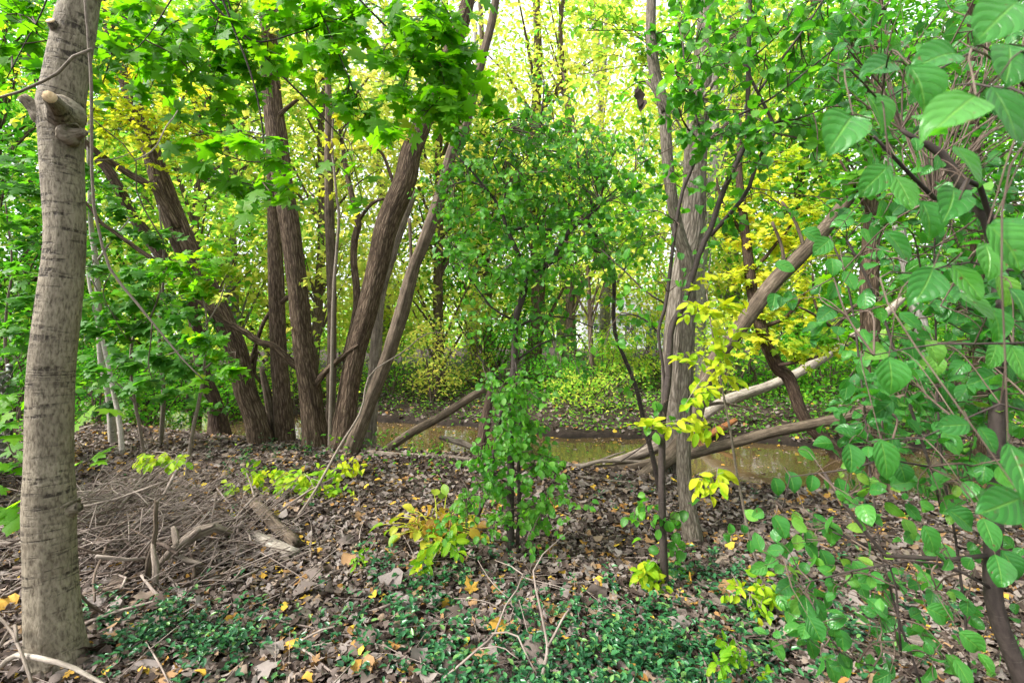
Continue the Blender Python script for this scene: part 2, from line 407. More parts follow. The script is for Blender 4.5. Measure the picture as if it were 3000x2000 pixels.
def flat(name, col, rough=.7, spec=.3, metal=0.0, nz=0.12):
    m, t, N = newmat(name); tc = N('TexCoord')
    f = noise(t, tc.outputs['Object'], 6, 5, .65)
    c = mixc(t, math_(t, 'MULTIPLY', f, nz * 4, True), col, tuple(x * .55 for x in col))
    p = finish(t, c, rough, f, .2, .01, spec); p.inputs['Metallic'].default_value = metal
flat('siding', (.70, .71, .72)); flat('roofing', (.22, .22, .23), .9); flat('trim_paint', (.8, .8, .8)); flat('dark_glass', (.05, .06, .07), .1, .6)
flat('brick_red', (.25, .09, .06), .9)
flat('steel_green', (.055, .075, .065), .5, .4, .3); flat('steel', (.30, .28, .27), .45, .5, .6)
flat('privacy_slat', (.085, .060, .050), .7); flat('stone_grey', (.40, .39, .37), .9)

# ------------------------------------------------------------------ leaf shapes: x across, y along, z the face
def oval_t(asp=.62, rows=6, cols=2, fold=.10, curl=.16, wave=.02, tip=.5, seed=0):
    g = np.random.default_rng(seed)
    t = np.linspace(0, 1, rows + 1); w = .5 * asp * np.sin(np.pi * t ** .90) ** .66
    w[0] = w[-1] = 0.004
    u = np.linspace(-1, 1, 2 * cols + 1)
    T, Uu = np.meshgrid(t, u, indexing='ij'); X = Uu * w[:, None]
    Z = fold * np.abs(Uu) * w[:, None] * 2 - curl * (T - .25) ** 2 + wave * np.sin(T * 9 + Uu * 2 + g.uniform(0, 6)) * np.abs(Uu)
    Z += .05 * g.normal() * Uu * T
    V = np.stack([X, T, Z], -1).reshape(-1, 3); k = 2 * cols + 1
    i, j = np.meshgrid(np.arange(rows), np.arange(k - 1), indexing='ij'); a = i * k + j
    Fq = np.stack([a, a + 1, a + k + 1, a + k], -1).reshape(-1, 4)
    UV = np.stack([Uu, T, 0 * T + seed], -1).reshape(-1, 3)
    return V, [Fq], UV

_H = [(.05, -.08), (.20, -.11), (.39, -.12), (.34, -.01), (.29, .07), (.44, .13), (.60, .25), (.47, .29), (.41, .39), (.27, .33), (.19, .37), (.28, .52), (.25, .62), (.13, .66), (0, .90)]
def maple_t(seed=0, droop=.22):
    g = np.random.default_rng(seed)
    h = np.array(_H) * (1 + g.normal(0, .04, (len(_H), 2)))
    out = np.vstack([[0, 0], h, (h[:-1] * [-1, 1])[::-1]]); c = np.array([[0, .14]])
    V2 = np.vstack([c, out]); r2 = (V2 ** 2).sum(1)
    ang = np.arctan2(V2[:, 0], V2[:, 1] - .1)
    z = -droop * r2 + .05 * np.cos(ang * 5 + g.uniform(-.5, .5)) * np.sqrt(r2) + .07 * g.normal() * V2[:, 0]
    V = np.column_stack([V2, z]); n = len(out); k = np.arange(n)
    Ft = np.stack([np.zeros(n, int), 1 + k, 1 + (k + 1) % n], -1)
    return V, [Ft], np.column_stack([V2[:, 0], V2[:, 1], np.full(len(V2), float(seed))])

def dead_t(seed=0):
    """a curled fallen leaf with a ragged rim, sometimes torn or rolled"""
    g = np.random.default_rng(100 + seed); asp = g.uniform(.38, 1.0); n = 11
    th = np.linspace(0, 2 * np.pi, n, endpoint=False) + g.normal(0, .09, n)
    r = 1 + g.normal(0, .13, n); r[0] *= 1.25; r[n // 2] *= g.uniform(.6, 1.1)
    if seed % 3 == 0: r[[2, 4, 7, 9]] *= .72
    X = np.sin(th) * .5 * asp * r; Y = np.cos(th) * .5 * r
    V2 = np.vstack([[g.normal(0, .05), g.normal(0, .08)], np.column_stack([X, Y])])
    z = g.uniform(-1.3, 1.3) * V2[:, 0] ** 2 + g.uniform(-.9, .9) * V2[:, 1] ** 2 + g.uniform(-.6, .6) * V2[:, 0] * V2[:, 1] + .05 * g.normal(0, 1, n + 1)
    z += g.uniform(-.3, .5) * np.abs(V2[:, 0])
    k = np.arange(n); Ft = np.stack([np.zeros(n, int), 1 + (k + 1) % n, 1 + k], -1)
    return np.column_stack([V2, z]), [Ft], np.column_stack([V2[:, 0] / (.5 * asp), V2[:, 1] + .5, np.full(n + 1, float(seed))])

def rhomb_t(asp=.55, fold=.12, curl=.08):
    V = np.array([[0, 0, 0], [-asp / 2, .45, fold], [0, 1, -curl], [asp / 2, .45, fold]], float)
    return V, [np.array([[0, 1, 2], [0, 2, 3]])], np.array([[0, 0, 0], [-1, .45, 0], [0, 1, 0], [1, .45, 0]], float)

def hexa_t(asp=.6, fold=.12, curl=.1):
    V = np.array([[0, 0, 0], [-asp * .45, .3, fold * .8], [-asp * .4, .62, fold * .6], [0, 1, -curl], [asp * .4, .62, fold * .6], [asp * .45, .3, fold * .8]], float)
    return V, [np.array([[0, 1, 2], [0, 2, 3], [0, 3, 4], [0, 4, 5]])], np.array([[0, 0, 0], [-1, .3, 0], [-1, .6, 0], [0, 1, 0], [1, .6, 0], [1, .3, 0]], float)

TEMPL = dict(oval=[oval_t(.6 + .05 * i, 6, 1, .06 + .04 * i, .12 + .05 * i, .015, seed=i) for i in range(6)],
             near=[oval_t(.62 + .035 * i, 8, 2, .05 + .03 * i, .10 + .06 * i, .02, seed=10 + i) for i in range(6)],
             maple=[maple_t(20 + i, .10 + .07 * i) for i in range(6)],
             dead=[dead_t(i) for i in range(16)],
             lance=[oval_t(.42 + .04 * i, 6, 1, .08 + .05 * i, .12 + .06 * i, .02, seed=70 + i) for i in range(5)],
             deadmaple=[maple_t(50 + i, .5 - .3 * i) for i in range(4)],
             rhomb=[rhomb_t(.55), rhomb_t(.7, .05, .2)], hexa=[hexa_t(), hexa_t(.5, .2, .2)])

def frames(n, nmean, nsd, dmean, dsd, g=None):
    g = g or R
    nr = nrmz(np.broadcast_to(nmean, (n, 3)) + g.normal(0, nsd, (n, 3)))
    d = np.broadcast_to(dmean, (n, 3)) + g.normal(0, dsd, (n, 3)); d = d - nr * (d * nr).sum(1, keepdims=True)
    d = nrmz(d); sx = np.cross(d, nr)
    return np.stack([sx, d, nr], -1)          # columns: across, along, face

def scatter(mb, kind, pos, fr, size, lv, which=None):
    """put leaves of one kind into a mesh"""
    tl = TEMPL[kind]; n = len(pos); w = R.integers(0, len(tl), n) if which is None else which
    size = np.broadcast_to(size, (n,)); lv = np.broadcast_to(lv, (n,))
    for k, (V, Fs, UV) in enumerate(tl):
        s = np.nonzero(w == k)[0]
        if not len(s): continue
        X = pos[s][:, None] + size[s][:, None, None] * np.einsum('nij,vj->nvi', fr[s], V)
        m = len(V); off = (np.arange(len(s)) * m)[:, None, None]
        mb.add(X.reshape(-1, 3), [(f[None] + off).reshape(-1, f.shape[1]) for f in Fs], None, np.repeat(lv[s], m),
               np.tile(UV, (len(s), 1)) + np.repeat(np.column_stack([np.zeros((len(s), 2)), R.uniform(0, 40, len(s))]), m, 0))

_leafmesh = {}
def leaf_objects(root, kind, mat, pos, fr, size, lv, name='leaf', label=None):
    """each leaf an object of its own, alike leaves sharing mesh data"""
    base = np.array(root.location)
    for i in range(len(pos)):
        k = int(R.integers(0, len(TEMPL[kind]))); q = int(np.clip(lv[i], 0, .999) * 8)
        key = (kind, mat, k, q)
        if key not in _leafmesh:
            V, Fs, UV = TEMPL[kind][k]
            _leafmesh[key] = MB().add(V, Fs, None, (q + .5) / 8, UV + np.array([0, 0, q * 7 + k])).mesh(name, mat)
        o = bpy.data.objects.new(name, _leafmesh[key]); COL.objects.link(o); o.parent = root
        M = np.eye(4); M[:3, :3] = fr[i] * float(size[i]); M[:3, 3] = pos[i] - base
        o.matrix_basis = Matrix(M.tolist())

def split_leaves(root, kind, mat, pos, fr, size, lv, keep=300, rest='foliage'):
    """the leaves that show largest become parts, the rest one part"""
    x = 1500 + pos[:, 0] / np.maximum(pos[:, 1], .1) * F; y = 1000 + (EYE - pos[:, 2]) / np.maximum(pos[:, 1], .1) * F
    vis = (x > -20) & (x < 3020) & (y > -20) & (y < 2020) & (pos[:, 1] > .2)
    sc = np.where(vis, size / np.maximum(pos[:, 1], .1), 0); order = np.argsort(-sc)
    a = order[:keep]; a = a[sc[a] > 0]; b = np.setdiff1d(np.arange(len(pos)), a)
    leaf_objects(root, kind, mat, pos[a], fr[a], size[a], lv[a])
    if len(b):
        mb = MB(); scatter(mb, kind, pos[b], fr[b], size[b], lv[b]); o = mb.build(rest, mat, root); o['kind'] = 'stuff'

def sprays(root, skel, blobs, size, nmean, nsd, dmean, dsd, twmat='twig_brown', twr=.004, per=12, flatz=.6, outward=.6, lvshift=0.0):
    """twigs from the skeleton into each blob (px, py, D, radius, leaves[, tone]); returns leaf placements"""
    tw = MB(); Pp, Fr, Sz, Lv = [], [], [], []
    skel = np.asarray(skel)
    for bl in blobs:
        px, py, D, r, n = bl[:5]; tone = bl[5] if len(bl) > 5 else .5
        c = P(px, py, D)
        d = np.linalg.norm(skel - c, axis=1) + .35 * np.maximum(0, c[2] - skel[:, 2]) * 0
        a = skel[np.argmin(d)]
        L = np.linalg.norm(c - a)
        if L > .03:
            mid = (a + c) / 2 + R.normal(0, .07 * L, 3) + np.array([0, 0, .08 * L])
            main = spline(np.array([a, mid, c]), 9); tw.add(*_tw(main, np.linspace(twr * 1.5, twr, 9), 5))
        else: main = np.array([a, c]); 
        ns = max(3, int(n / per))
        for k in range(ns):
            s = main[R.integers(len(main) // 2, len(main))]
            e = nrmz(R.normal(0, 1, 3)) * r * R.uniform(.5, 1.0) * np.array([1, 1, flatz]) + c
            m = (s + e) / 2 + R.normal(0, .1 * r, 3); sub = spline(np.array([s, m, e]), 7)
            tw.add(*_tw(sub, np.linspace(twr, twr * .35, 7), 4))
            q = max(1, int(round(n / ns))); tt = R.uniform(.2, 1.0, q); tt[0] = 1
            pp = sub[np.minimum((tt * 6).astype(int), 6)] + R.normal(0, .15 * size, (q, 3))
            out = nrmz(e - s)
            dm = np.asarray(dmean) + outward * out + R.normal(0, dsd, (q, 3))
            Fr.append(frames(q, nmean, nsd, dm, .05)); Pp.append(pp)
            Sz.append(size * R.uniform(.62, 1.2, q)); Lv.append(np.clip(R.normal(tone + lvshift, .25, q), 0, 1))
    if tw.n and root is not None: tw.build('twigs', twmat, root)['kind'] = 'stuff'
    return np.vstack(Pp), np.vstack(Fr), np.concatenate(Sz), np.concatenate(Lv)

def _tw(path, rad, sides):
    V, Fs, bc = tube(path, rad, sides, caps=False, seed=int(R.integers(0, 999)))
    return V, Fs, bc, float(R.uniform(0, .8))

def stem_part(root, name, pts, mat, sides=24, ridge=.03, nr=9, seed=1, flare=0.0, jit=0.0, flat=1.0):
    """one trunk or limb; returns points along it"""
    path, rad = limb_path(pts)
    if flare:
        s = np.concatenate([[0], np.cumsum(np.linalg.norm(np.diff(path, axis=0), axis=1))])
        rad = rad * (1 + flare * np.exp(-s / .22))
    if jit: path = jag(path, rad, jit, seed)
    V, Fs, bc = tube(path, rad, sides, ridge, nr, seed, flat=flat)
    MB().add(V, Fs, bc, 0.0).build(name, mat, root)
    return path

def ground_D(px, py): return hit(px, py)
# ------------------------------------------------------------------ the setting: ground, creek
def graded(lo, a, b, hi, step, ncoarse):
    f = np.arange(a, b + 1e-6, step)
    l = a - np.geomspace(step * 1.5, a - lo, ncoarse)[::-1]; h = b + np.geomspace(step * 1.5, hi - b, ncoarse)
    return np.concatenate([l, f, h])
gx = graded(-180, -7, 8, 180, .075, 34); gy = graded(-120, 1.0, 12, 220, .075, 34)
GX, GY = np.meshgrid(gx, gy, indexing='ij'); GZ = terrain(GX, GY)
ny = len(gy); i, j = np.meshgrid(np.arange(len(gx) - 1), np.arange(ny - 1), indexing='ij'); a = i * ny + j
ground = MB().add(np.stack([GX, GY, GZ], -1).reshape(-1, 3), [np.stack([a, a + ny, a + ny + 1, a + 1], -1).reshape(-1, 4)]).build('ground', 'soil')
tag(ground, 'brown woodland soil of both creek banks strewn with fallen leaves', None, None, 'structure')

wx = np.linspace(-60, 60, 121); wl = np.interp(wx, XN, YN) - .6; wh = np.interp(wx, XF, YF) + .6
k = np.arange(120) * 2
water = MB().add(np.column_stack([np.repeat(wx, 2), np.column_stack([wl, wh]).ravel(), np.full(242, WATER)]), [np.stack([k, k + 2, k + 3, k + 1], -1)]).build('creek_water', 'water')
tag(water, 'shallow murky brown creek reflecting trees and bits of sky', None, None, 'structure')

# ------------------------------------------------------------------ trees
def T(pts, D0=None, D1=None):
    """rows (px, py, width) -> (px, py, D, width); D runs from D0 at the foot (the ground there when None) to D1 at the end"""
    p = np.asarray(pts, float)
    if D0 is None: D0 = hit(p[0, 0], p[0, 1])
    if D1 is None: D1 = D0
    s = np.concatenate([[0], np.cumsum(np.hypot(np.diff(p[:, 0]), np.diff(p[:, 1])))]); s /= s[-1]
    D = D0 + (D1 - D0) * s
    return np.column_stack([p[:, 0], p[:, 1], D, p[:, 2]])

def foot(rows, drop=.12):
    """carry the stem a little into the soil"""
    r = rows[0].copy(); r[1] += drop * F / r[2]; r[3] *= 1.05
    return np.vstack([r, rows])

def make_tree(name, label, pts, mat, D0=None, D1=None, limbs=(), sides=28, ridge=.035, nr=9, seed=1, flare=.25, group=None, limbmat=None, cat='tree', jit=0.0):
    rows = T(pts, D0, D1); b = P(*rows[0, :3])
    root = empty(name, b, label, cat, group)
    sk = [stem_part(root, 'trunk', foot(rows, .3), mat, sides, ridge, nr, seed, flare, jit)]
    for q, (lp, la, lb) in enumerate(limbs):
        sk.append(stem_part(root, 'limb', T(lp, la, lb), limbmat or mat, 10, .04, 4, seed * 7 + q, 0, .004))
    return root, np.vstack(sk)

UP = np.array([0, 0, 1.0]); CAMW = np.array([0, -1.0, 0])

# --- grey-barked maple in the left foreground
rows_pts = [(172, 1950, 196), (166, 1903, 184), (155, 1791, 172), (148, 1612, 162), (146, 1479, 166), (145, 1350, 150), (150, 1096, 144), (175, 873, 136),
            (191, 700, 129), (184, 520, 134), (181, 402, 139), (178, 330, 150), (190, 250, 136), (205, 160, 130), (222, 70, 126), (236, 0, 116), (262, -140, 108), (285, -420, 96), (300, -800, 80)]
grey_maple, sk = make_tree('maple_tree', 'stout grey maple with banded smooth bark and sawn branch stubs beside the brush pile', rows_pts, 'bark_maple', None, 2.2, sides=48, ridge=.012, nr=5, seed=3, flare=.12)
Dm = 2.12
for (x0, y0, d0, w0, x1, y1, d1, w1, nm) in [(190, 335, Dm, 84, 146, 285, Dm - .18, 46, 0), (140, 345, Dm + .02, 70, 66, 284, Dm - .04, 36, 1), (195, 120, Dm + .04, 66, 148, 62, Dm - .04, 32, 2), (205, 392, Dm, 60, 248, 388, Dm - .02, 22, 3), (196, 1482, Dm + .02, 60, 232, 1486, Dm + .02, 30, 4)]:
    pth = np.array([[x0, y0, d0, w0 * 1.4], [x0 * .75 + x1 * .25, y0 * .75 + y1 * .25 + 8, d0 * .75 + d1 * .25, w0 * 1.05], [(x0 + x1) / 2, (y0 + y1) / 2 + 4, (d0 + d1) / 2, (w0 * .35 + w1 * .75)], [x1, y1, d1, w1]])
    path, rad = limb_path(pth, 16); V, Fs, bc = tube(path, rad, 22, .05, 4, 30 + nm)
    st = MB().add(V, Fs, bc, 0.0).build('branch_stub', 'bark_maple', grey_maple)
    if nm < 3:      # the pale sawn face, a thin disc on the stub's end
        ax = nrmz(path[-1] - path[-2]); disc = np.array([path[-1] - ax * .004, path[-1] + ax * .003])
        V, Fs, bc = tube(disc, rad[-1] * .93, 18, .04, 4, 40 + nm)
        o = MB().add(V, Fs, bc, 0.0).build('cut_face', 'cut_wood', st); o['label'] = 'pale freshly sawn end of branch stub'
top = sk[-1]
canopy = []
def canopy_limb(pts, D0, D1, start=None):
    rows = T(pts, D0, D1); path, rad = limb_path(rows)
    s0 = top - np.array([0, 0, R.uniform(0, .35)])
    pre = spline(np.array([s0, (s0 + path[0]) / 2 + np.array([0, 0, .6]), path[0]]), 16)[:-1]
    path = np.vstack([pre, path]); rad = np.concatenate([np.linspace(.03, rad[0], len(pre)), rad])
    path = jag(path, rad, .003, int(R.integers(999)))
    V, Fs, bc = tube(path, rad, 8, .03, 4, int(R.integers(999))); MB().add(V, Fs, bc, 0.0).build('limb', 'bark_dark', grey_maple)
    canopy.append(path[len(pre) - 3:])
canopy_limb([(580, -40, 9), (690, 90, 8), (800, 200, 7), (893, 290, 6), (1000, 402, 4)], 3.2, 3.5)
canopy_limb([(640, -40, 8), (696, 110, 7), (750, 268, 6), (772, 402, 5), (775, 560, 3)], 3.0, 3.2)
canopy_limb([(690, 90, 6), (760, 130, 6), (850, 107, 5), (1000, 53, 4)], 3.3, 3.6)
canopy_limb([(520, -30, 5), (440, 100, 4), (393, 147, 3), (330, 160, 2)], 2.9, 3.0)
canopy_limb([(1030, -30, 7), (1147, 90, 6), (1214, 160, 6), (1277, 228, 5), (1310, 270, 3)], 3.1, 3.4)
canopy_limb([(1180, -30, 6), (1300, 60, 5), (1380, 180, 4), (1420, 300, 3)], 3.4, 3.5)
canopy_limb([(330, -40, 6), (390, 60, 5), (520, 150, 4), (640, 330, 3)], 3.4, 3.8)
canopy_limb([(160, -60, 6), (110, 60, 5), (60, 150, 4), (20, 230, 3)], 3.0, 3.0)
canopy_limb([(900, -40, 6), (960, 80, 5), (1010, 200, 4), (1060, 330, 3)], 3.3, 3.5)
blobs = [(330, 40, 3.4, .42, 70, .45), (420, 90, 3.3, .4, 70, .5), (520, 60, 3.3, .42, 80, .55), (620, 120, 3.3, .42, 85, .5), (480, 170, 3.4, .35, 55, .4), (720, 60, 3.3, .4, 70, .6), (760, 170, 3.3, .4, 75, .5),
         (640, 230, 3.3, .3, 40, .3), (560, 210, 3.5, .3, 40, .35), (850, 40, 3.4, .38, 65, .6), (870, 150, 3.4, .34, 50, .6), (950, 60, 3.4, .36, 60, .55), (1010, 130, 3.3, .36, 60, .5), (820, 260, 3.3, .28, 32, .5),
         (640, 320, 3.2, .22, 24, .3), (700, 390, 3.2, .22, 26, .45), (560, 400, 3.2, .18, 16, .15), (590, 430, 3.2, .16, 12, .2), (760, 470, 3.2, .14, 9, .6), (820, 470, 3.2, .13, 9, .6), (620, 540, 3.2, .17, 15, .3), (700, 545, 3.2, .18, 18, .5), (790, 560, 3.2, .2, 18, .5), (850, 600, 3.2, .12, 8, .5),
         (1060, 60, 3.3, .36, 60, .45), (1150, 40, 3.3, .38, 65, .5), (1240, 70, 3.2, .38, 75, .45), (1320, 50, 3.2, .34, 55, .4), (1340, 120, 3.2, .28, 36, .45), (1120, 150, 3.3, .33, 46, .5), (1210, 170, 3.2, .35, 56, .4), (1290, 190, 3.2, .33, 50, .4), (1180, 260, 3.3, .3, 36, .5),
         (1280, 280, 3.2, .32, 46, .45), (1360, 240, 3.2, .28, 34, .45), (1400, 310, 3.2, .2, 18, .5), (1320, 350, 3.2, .22, 22, .4), (1240, 340, 3.3, .2, 16, .5), (1060, 270, 3.4, .3, 30, .45), (1090, 360, 3.4, .25, 20, .5), (1000, 220, 3.4, .28, 30, .5),
         (1150, 430, 3.3, .22, 14, .5), (1040, 470, 3.4, .16, 8, .6), (1060, 580, 3.4, .12, 6, .55), (930, 280, 3.4, .22, 18, .6), (1010, 330, 3.5, .2, 14, .5),
         (50, 40, 3.0, .35, 50, .05), (60, 130, 3.0, .32, 46, .05), (40, 220, 3.1, .3, 32, .1), (110, 100, 3.1, .3, 36, .05), (300, 100, 3.2, .28, 32, .15), (350, 200, 3.3, .26, 28, .2), (300, 250, 3.4, .2, 14, .15), (440, 260, 3.4, .2, 14, .2)]
blobs = [(a, b, d + R.uniform(-.35, .6), r * 1.25, int(n * .95), t_) for a, b, d, r, n, t_ in blobs]
q = sprays(grey_maple, np.vstack(canopy), blobs, .138, UP * .75 + CAMW * .5, .42, np.array([0, -.1, -.45]), .5, 'twig_brown', .0035, 9, .9, .7)
split_leaves(grey_maple, 'maple', 'leaf_maple', *q)

# --- thin stem that climbs past the grey maple
rows = T([(594, 1110, 4), (536, 1052, 5), (446, 945, 7), (402, 887, 8), (321, 784, 9), (288, 660, 9), (279, 600, 10), (275, 490, 10), (275, 268, 11), (270, 134, 11), (256, 50, 11), (246, -30, 11), (232, -200, 9)], 2.2, 1.9)
vine = empty('climbing_vine', P(594, 1110, 2.2), 'bare grey vine hanging in front of the stout grey maple', 'vine')
stem_part(vine, 'stem', rows, 'bark_sapling', 10, .03, 3, 5, 0, .003)
stem_part(vine, 'side_stem', T([(270, 143, 10), (214, 165, 10), (167, 214, 10), (125, 237, 9), (58, 268, 9), (-20, 292, 8), (-120, 340, 7)], 1.93, 1.85), 'bark_sapling', 10, .03, 3, 6, 0, .002)
for pp in ([(275, 350, 4), (330, 400, 4), (395, 460, 4), (402, 570, 5), (440, 640, 5), (475, 700, 5)], [(395, 470, 4), (450, 440, 5), (485, 380, 4), (520, 325, 3)], [(280, 470, 3), (340, 462, 3), (400, 440, 2)], [(446, 945, 5), (440, 1000, 4), (430, 1060, 3), (446, 1110, 3)], [(330, 790, 3), (300, 870, 3), (370, 990, 3)]):
    stem_part(vine, 'tendril', T(pp, 2.1, 2.6), 'bark_sapling', 7, 0, 3, int(R.integers(99)), 0, .004)

# --- willow clump on the near bank
W = 'bark_willow'
wA, skA = make_tree('willow_tree', 'thick willow leaning far to the left with yellow leaves, first of the clump', [(763, 1290, 74), (750, 1230, 66), (718, 1141, 64), (700, 1050, 62), (665, 960, 64), (616, 860, 66), (565, 770, 72), (513, 650, 70), (473, 536, 62), (444, 446, 58), (411, 357, 54), (370, 240, 46), (330, 120, 40), (300, 0, 34), (270, -130, 28)], W, 6.75, 6.2,
    [([(520, 670, 30), (464, 567, 26), (430, 536, 24), (380, 509, 22), (312, 464, 20), (254, 415, 16), (180, 350, 12)], 6.4, 5.9), ([(370, 250, 16), (440, 180, 12), (520, 150, 8)], 6.2, 6.0), ([(440, 440, 14), (520, 330, 10), (560, 240, 7)], 6.3, 6.1), ([(420, 380, 14), (350, 330, 10), (290, 300, 7)], 6.2, 5.8)], seed=11)
yb = [(330, 170, 6.0, .5, 130, .75), (290, 260, 5.9, .5, 130, .7), (420, 230, 6.0, .55, 150, .8), (480, 300, 6.0, .5, 130, .75), (400, 330, 5.9, .5, 130, .7), (340, 380, 5.9, .5, 120, .7), (450, 390, 6.0, .5, 120, .7), (540, 380, 6.1, .5, 120, .7), (270, 340, 5.7, .35, 60, .5), (580, 310, 6.1, .45, 90, .7), (620, 430, 6.2, .4, 70, .6), (480, 480, 6.1, .4, 70, .6), (320, 80, 6.0, .5, 90, .7), (240, 200, 5.9, .4, 70, .6), (80, 60, 5.6, .5, 70, .6), (40, 240, 5.6, .4, 50, .5)]
yb = [(a, b, d, r * 1.35, int(n * 1.25), t_ - .18) for a, b, d, r, n, t_ in yb]
q = sprays(wA, skA, yb, .092, UP * .8 + CAMW * .4, .45, np.array([0, -.1, -.3]), .5, 'twig_brown', .004, 12, .8)
split_leaves(wA, 'hexa', 'leaf_yellow', *q, keep=120)

wA2, skA2 = make_tree('willow_tree', 'slimmer dark willow leaning left with a black swollen foot, behind the thick leaning one', [(642, 1262, 62), (628, 1180, 46), (592, 1080, 40), (572, 950, 36), (542, 850, 36), (480, 760, 38), (440, 700, 38), (402, 650, 36), (370, 594, 34), (321, 504, 32), (286, 464, 28), (230, 390, 24), (150, 280, 18), (80, 150, 12)], 'bark_willow_dark', 7.6, 6.8, [([(600, 1090, 16), (560, 1120, 14), (550, 1170, 12)], 7.4, 7.3)], seed=12, flare=.5)
wB, skB = make_tree('willow_tree', 'upright willow trunk, second of the clump, half hidden higher up by the next one', [(836, 1288, 60), (828, 1186, 54), (818, 1052, 51), (811, 873, 48), (806, 720, 44), (802, 560, 38), (795, 380, 32), (800, 180, 24), (815, 0, 16)], W, 6.95, 7.3, [([(845, 870, 16), (800, 905, 12), (770, 950, 12), (740, 1040, 14), (722, 1075, 16)], 7.0, 7.1), ([(752, 1030, 14), (745, 1090, 12), (765, 1120, 10)], 7.1, 7.2)], seed=13)
wC, skC = make_tree('willow_tree', 'tall straight furrowed willow, thickest of the clump, a curved limb sweeping left from it', [(928, 1300, 82), (918, 1230, 68), (908, 1141, 66), (888, 1007, 62), (875, 873, 58), (862, 760, 58), (846, 640, 60), (828, 536, 60), (811, 402, 62), (798, 300, 58), (790, 200, 54), (785, 60, 48), (782, -100, 40)], W, 6.5, 6.0,
    [([(905, 1090, 26), (862, 1068, 24), (803, 1016, 22), (759, 1003, 21), (714, 971, 20), (660, 945, 17), (602, 900, 15), (535, 842, 15), (491, 802, 15), (446, 762, 15), (402, 730, 14), (348, 690, 13), (290, 650, 12), (255, 600, 10), (180, 520, 8)], 6.45, 5.4), ([(925, 1130, 20), (943, 1100, 20), (975, 1070, 18), (1010, 1040, 14), (1050, 1010, 10)], 6.4, 6.3), ([(805, 350, 16), (860, 300, 12), (930, 240, 9), (990, 200, 6)], 6.1, 6.2)], seed=14)
wD, skD = make_tree('dead_tree', 'slim reddish brown broken trunk standing between two willows', [(968, 1292, 36), (969, 1186, 28), (973, 918, 28), (966, 650, 30), (964, 580, 27), (963, 440, 24), (962, 268, 20), (950, 120, 14)], 'dead_brown', 6.8, 6.8, [([(966, 640, 10), (940, 600, 8), (905, 560, 5)], 6.8, 6.7)], seed=15, ridge=.06)
wE, skE = make_tree('willow_tree', 'massive brown willow leaning right with deep furrows, centre of the clump', [(1005, 1305, 84), (1016, 1186, 64), (1038, 1052, 60), (1074, 918, 60), (1106, 784, 64), (1137, 650, 70), (1185, 536, 66), (1205, 446, 60), (1241, 357, 54), (1266, 277, 50), (1310, 180, 46), (1350, 80, 44), (1372, 0, 40), (1400, -120, 32)], W, 6.4, 6.6,
    [([(1010, 1060, 22), (1040, 930, 20), (1046, 860, 22), (1036, 760, 20), (1040, 700, 20), (1049, 643, 20), (1030, 570, 16), (1008, 460, 13), (995, 380, 9)], 6.6, 6.9), ([(1052, 645, 12), (1085, 600, 10), (1115, 585, 9), (1150, 583, 8)], 6.8, 6.5), ([(1160, 560, 12), (1120, 450, 9), (1080, 430, 7)], 6.5, 6.6)], seed=16)
wF, skF = make_tree('dead_tree', 'narrow peeling dead trunk leaning right in front of the massive brown willow', [(1022, 1348, 52), (1045, 1275, 44), (1080, 1186, 38), (1132, 1052, 40), (1176, 918, 40), (1212, 784, 34), (1240, 715, 36), (1268, 640, 38), (1300, 536, 32), (1324, 446, 32), (1350, 400, 37), (1372, 335, 28), (1405, 200, 26), (1440, 67, 24), (1462, -60, 20)], 'dead_brown', 6.15, 6.4, [([(1200, 640, 11), (1203, 730, 10), (1205, 790, 12)], 6.35, 6.3)], seed=17, ridge=.07, nr=6)
wG, skG = make_tree('dead_tree', 'pale barkless dead trunk leaning right behind the massive brown willow', [(1080, 1312, 42), (1092, 1150, 36), (1102, 1007, 34), (1112, 873, 32), (1150, 740, 29), (1180, 650, 25), (1215, 560, 20)], 'dead_grey', 7.5, 7.6, seed=18, ridge=.05)
wH, _ = make_tree('dead_stump', 'split slanting stump wedged between two willow feet', [(800, 1285, 30), (792, 1200, 26), (778, 1130, 22), (765, 1075, 12)], 'dead_brown', 7.0, 7.0, seed=19, ridge=.12, nr=4, cat='stump')
s1, sks1 = make_tree('sapling', 'thin smooth grey sapling stem rising beside the broken reddish trunk', [(966, 1296, 12), (971, 1141, 11), (978, 873, 10), (993, 650, 9), (982, 560, 8), (973, 402, 7), (986, 268, 5)], 'bark_sapling', 6.3, 6.2, seed=20, sides=10, ridge=0, cat='sapling', jit=.003)
q = sprays(s1, sks1[30:], [(965, 420, 6.2, .2, 14, .8), (1000, 330, 6.2, .2, 14, .8), (960, 560, 6.2, .15, 8, .7), (1020, 640, 6.1, .12, 6, .7)], .12, UP * .6 + CAMW * .5, .4, np.array([0, -.1, -.4]), .4)
leaf_objects(s1, 'hexa', 'leaf_yellow', *q)

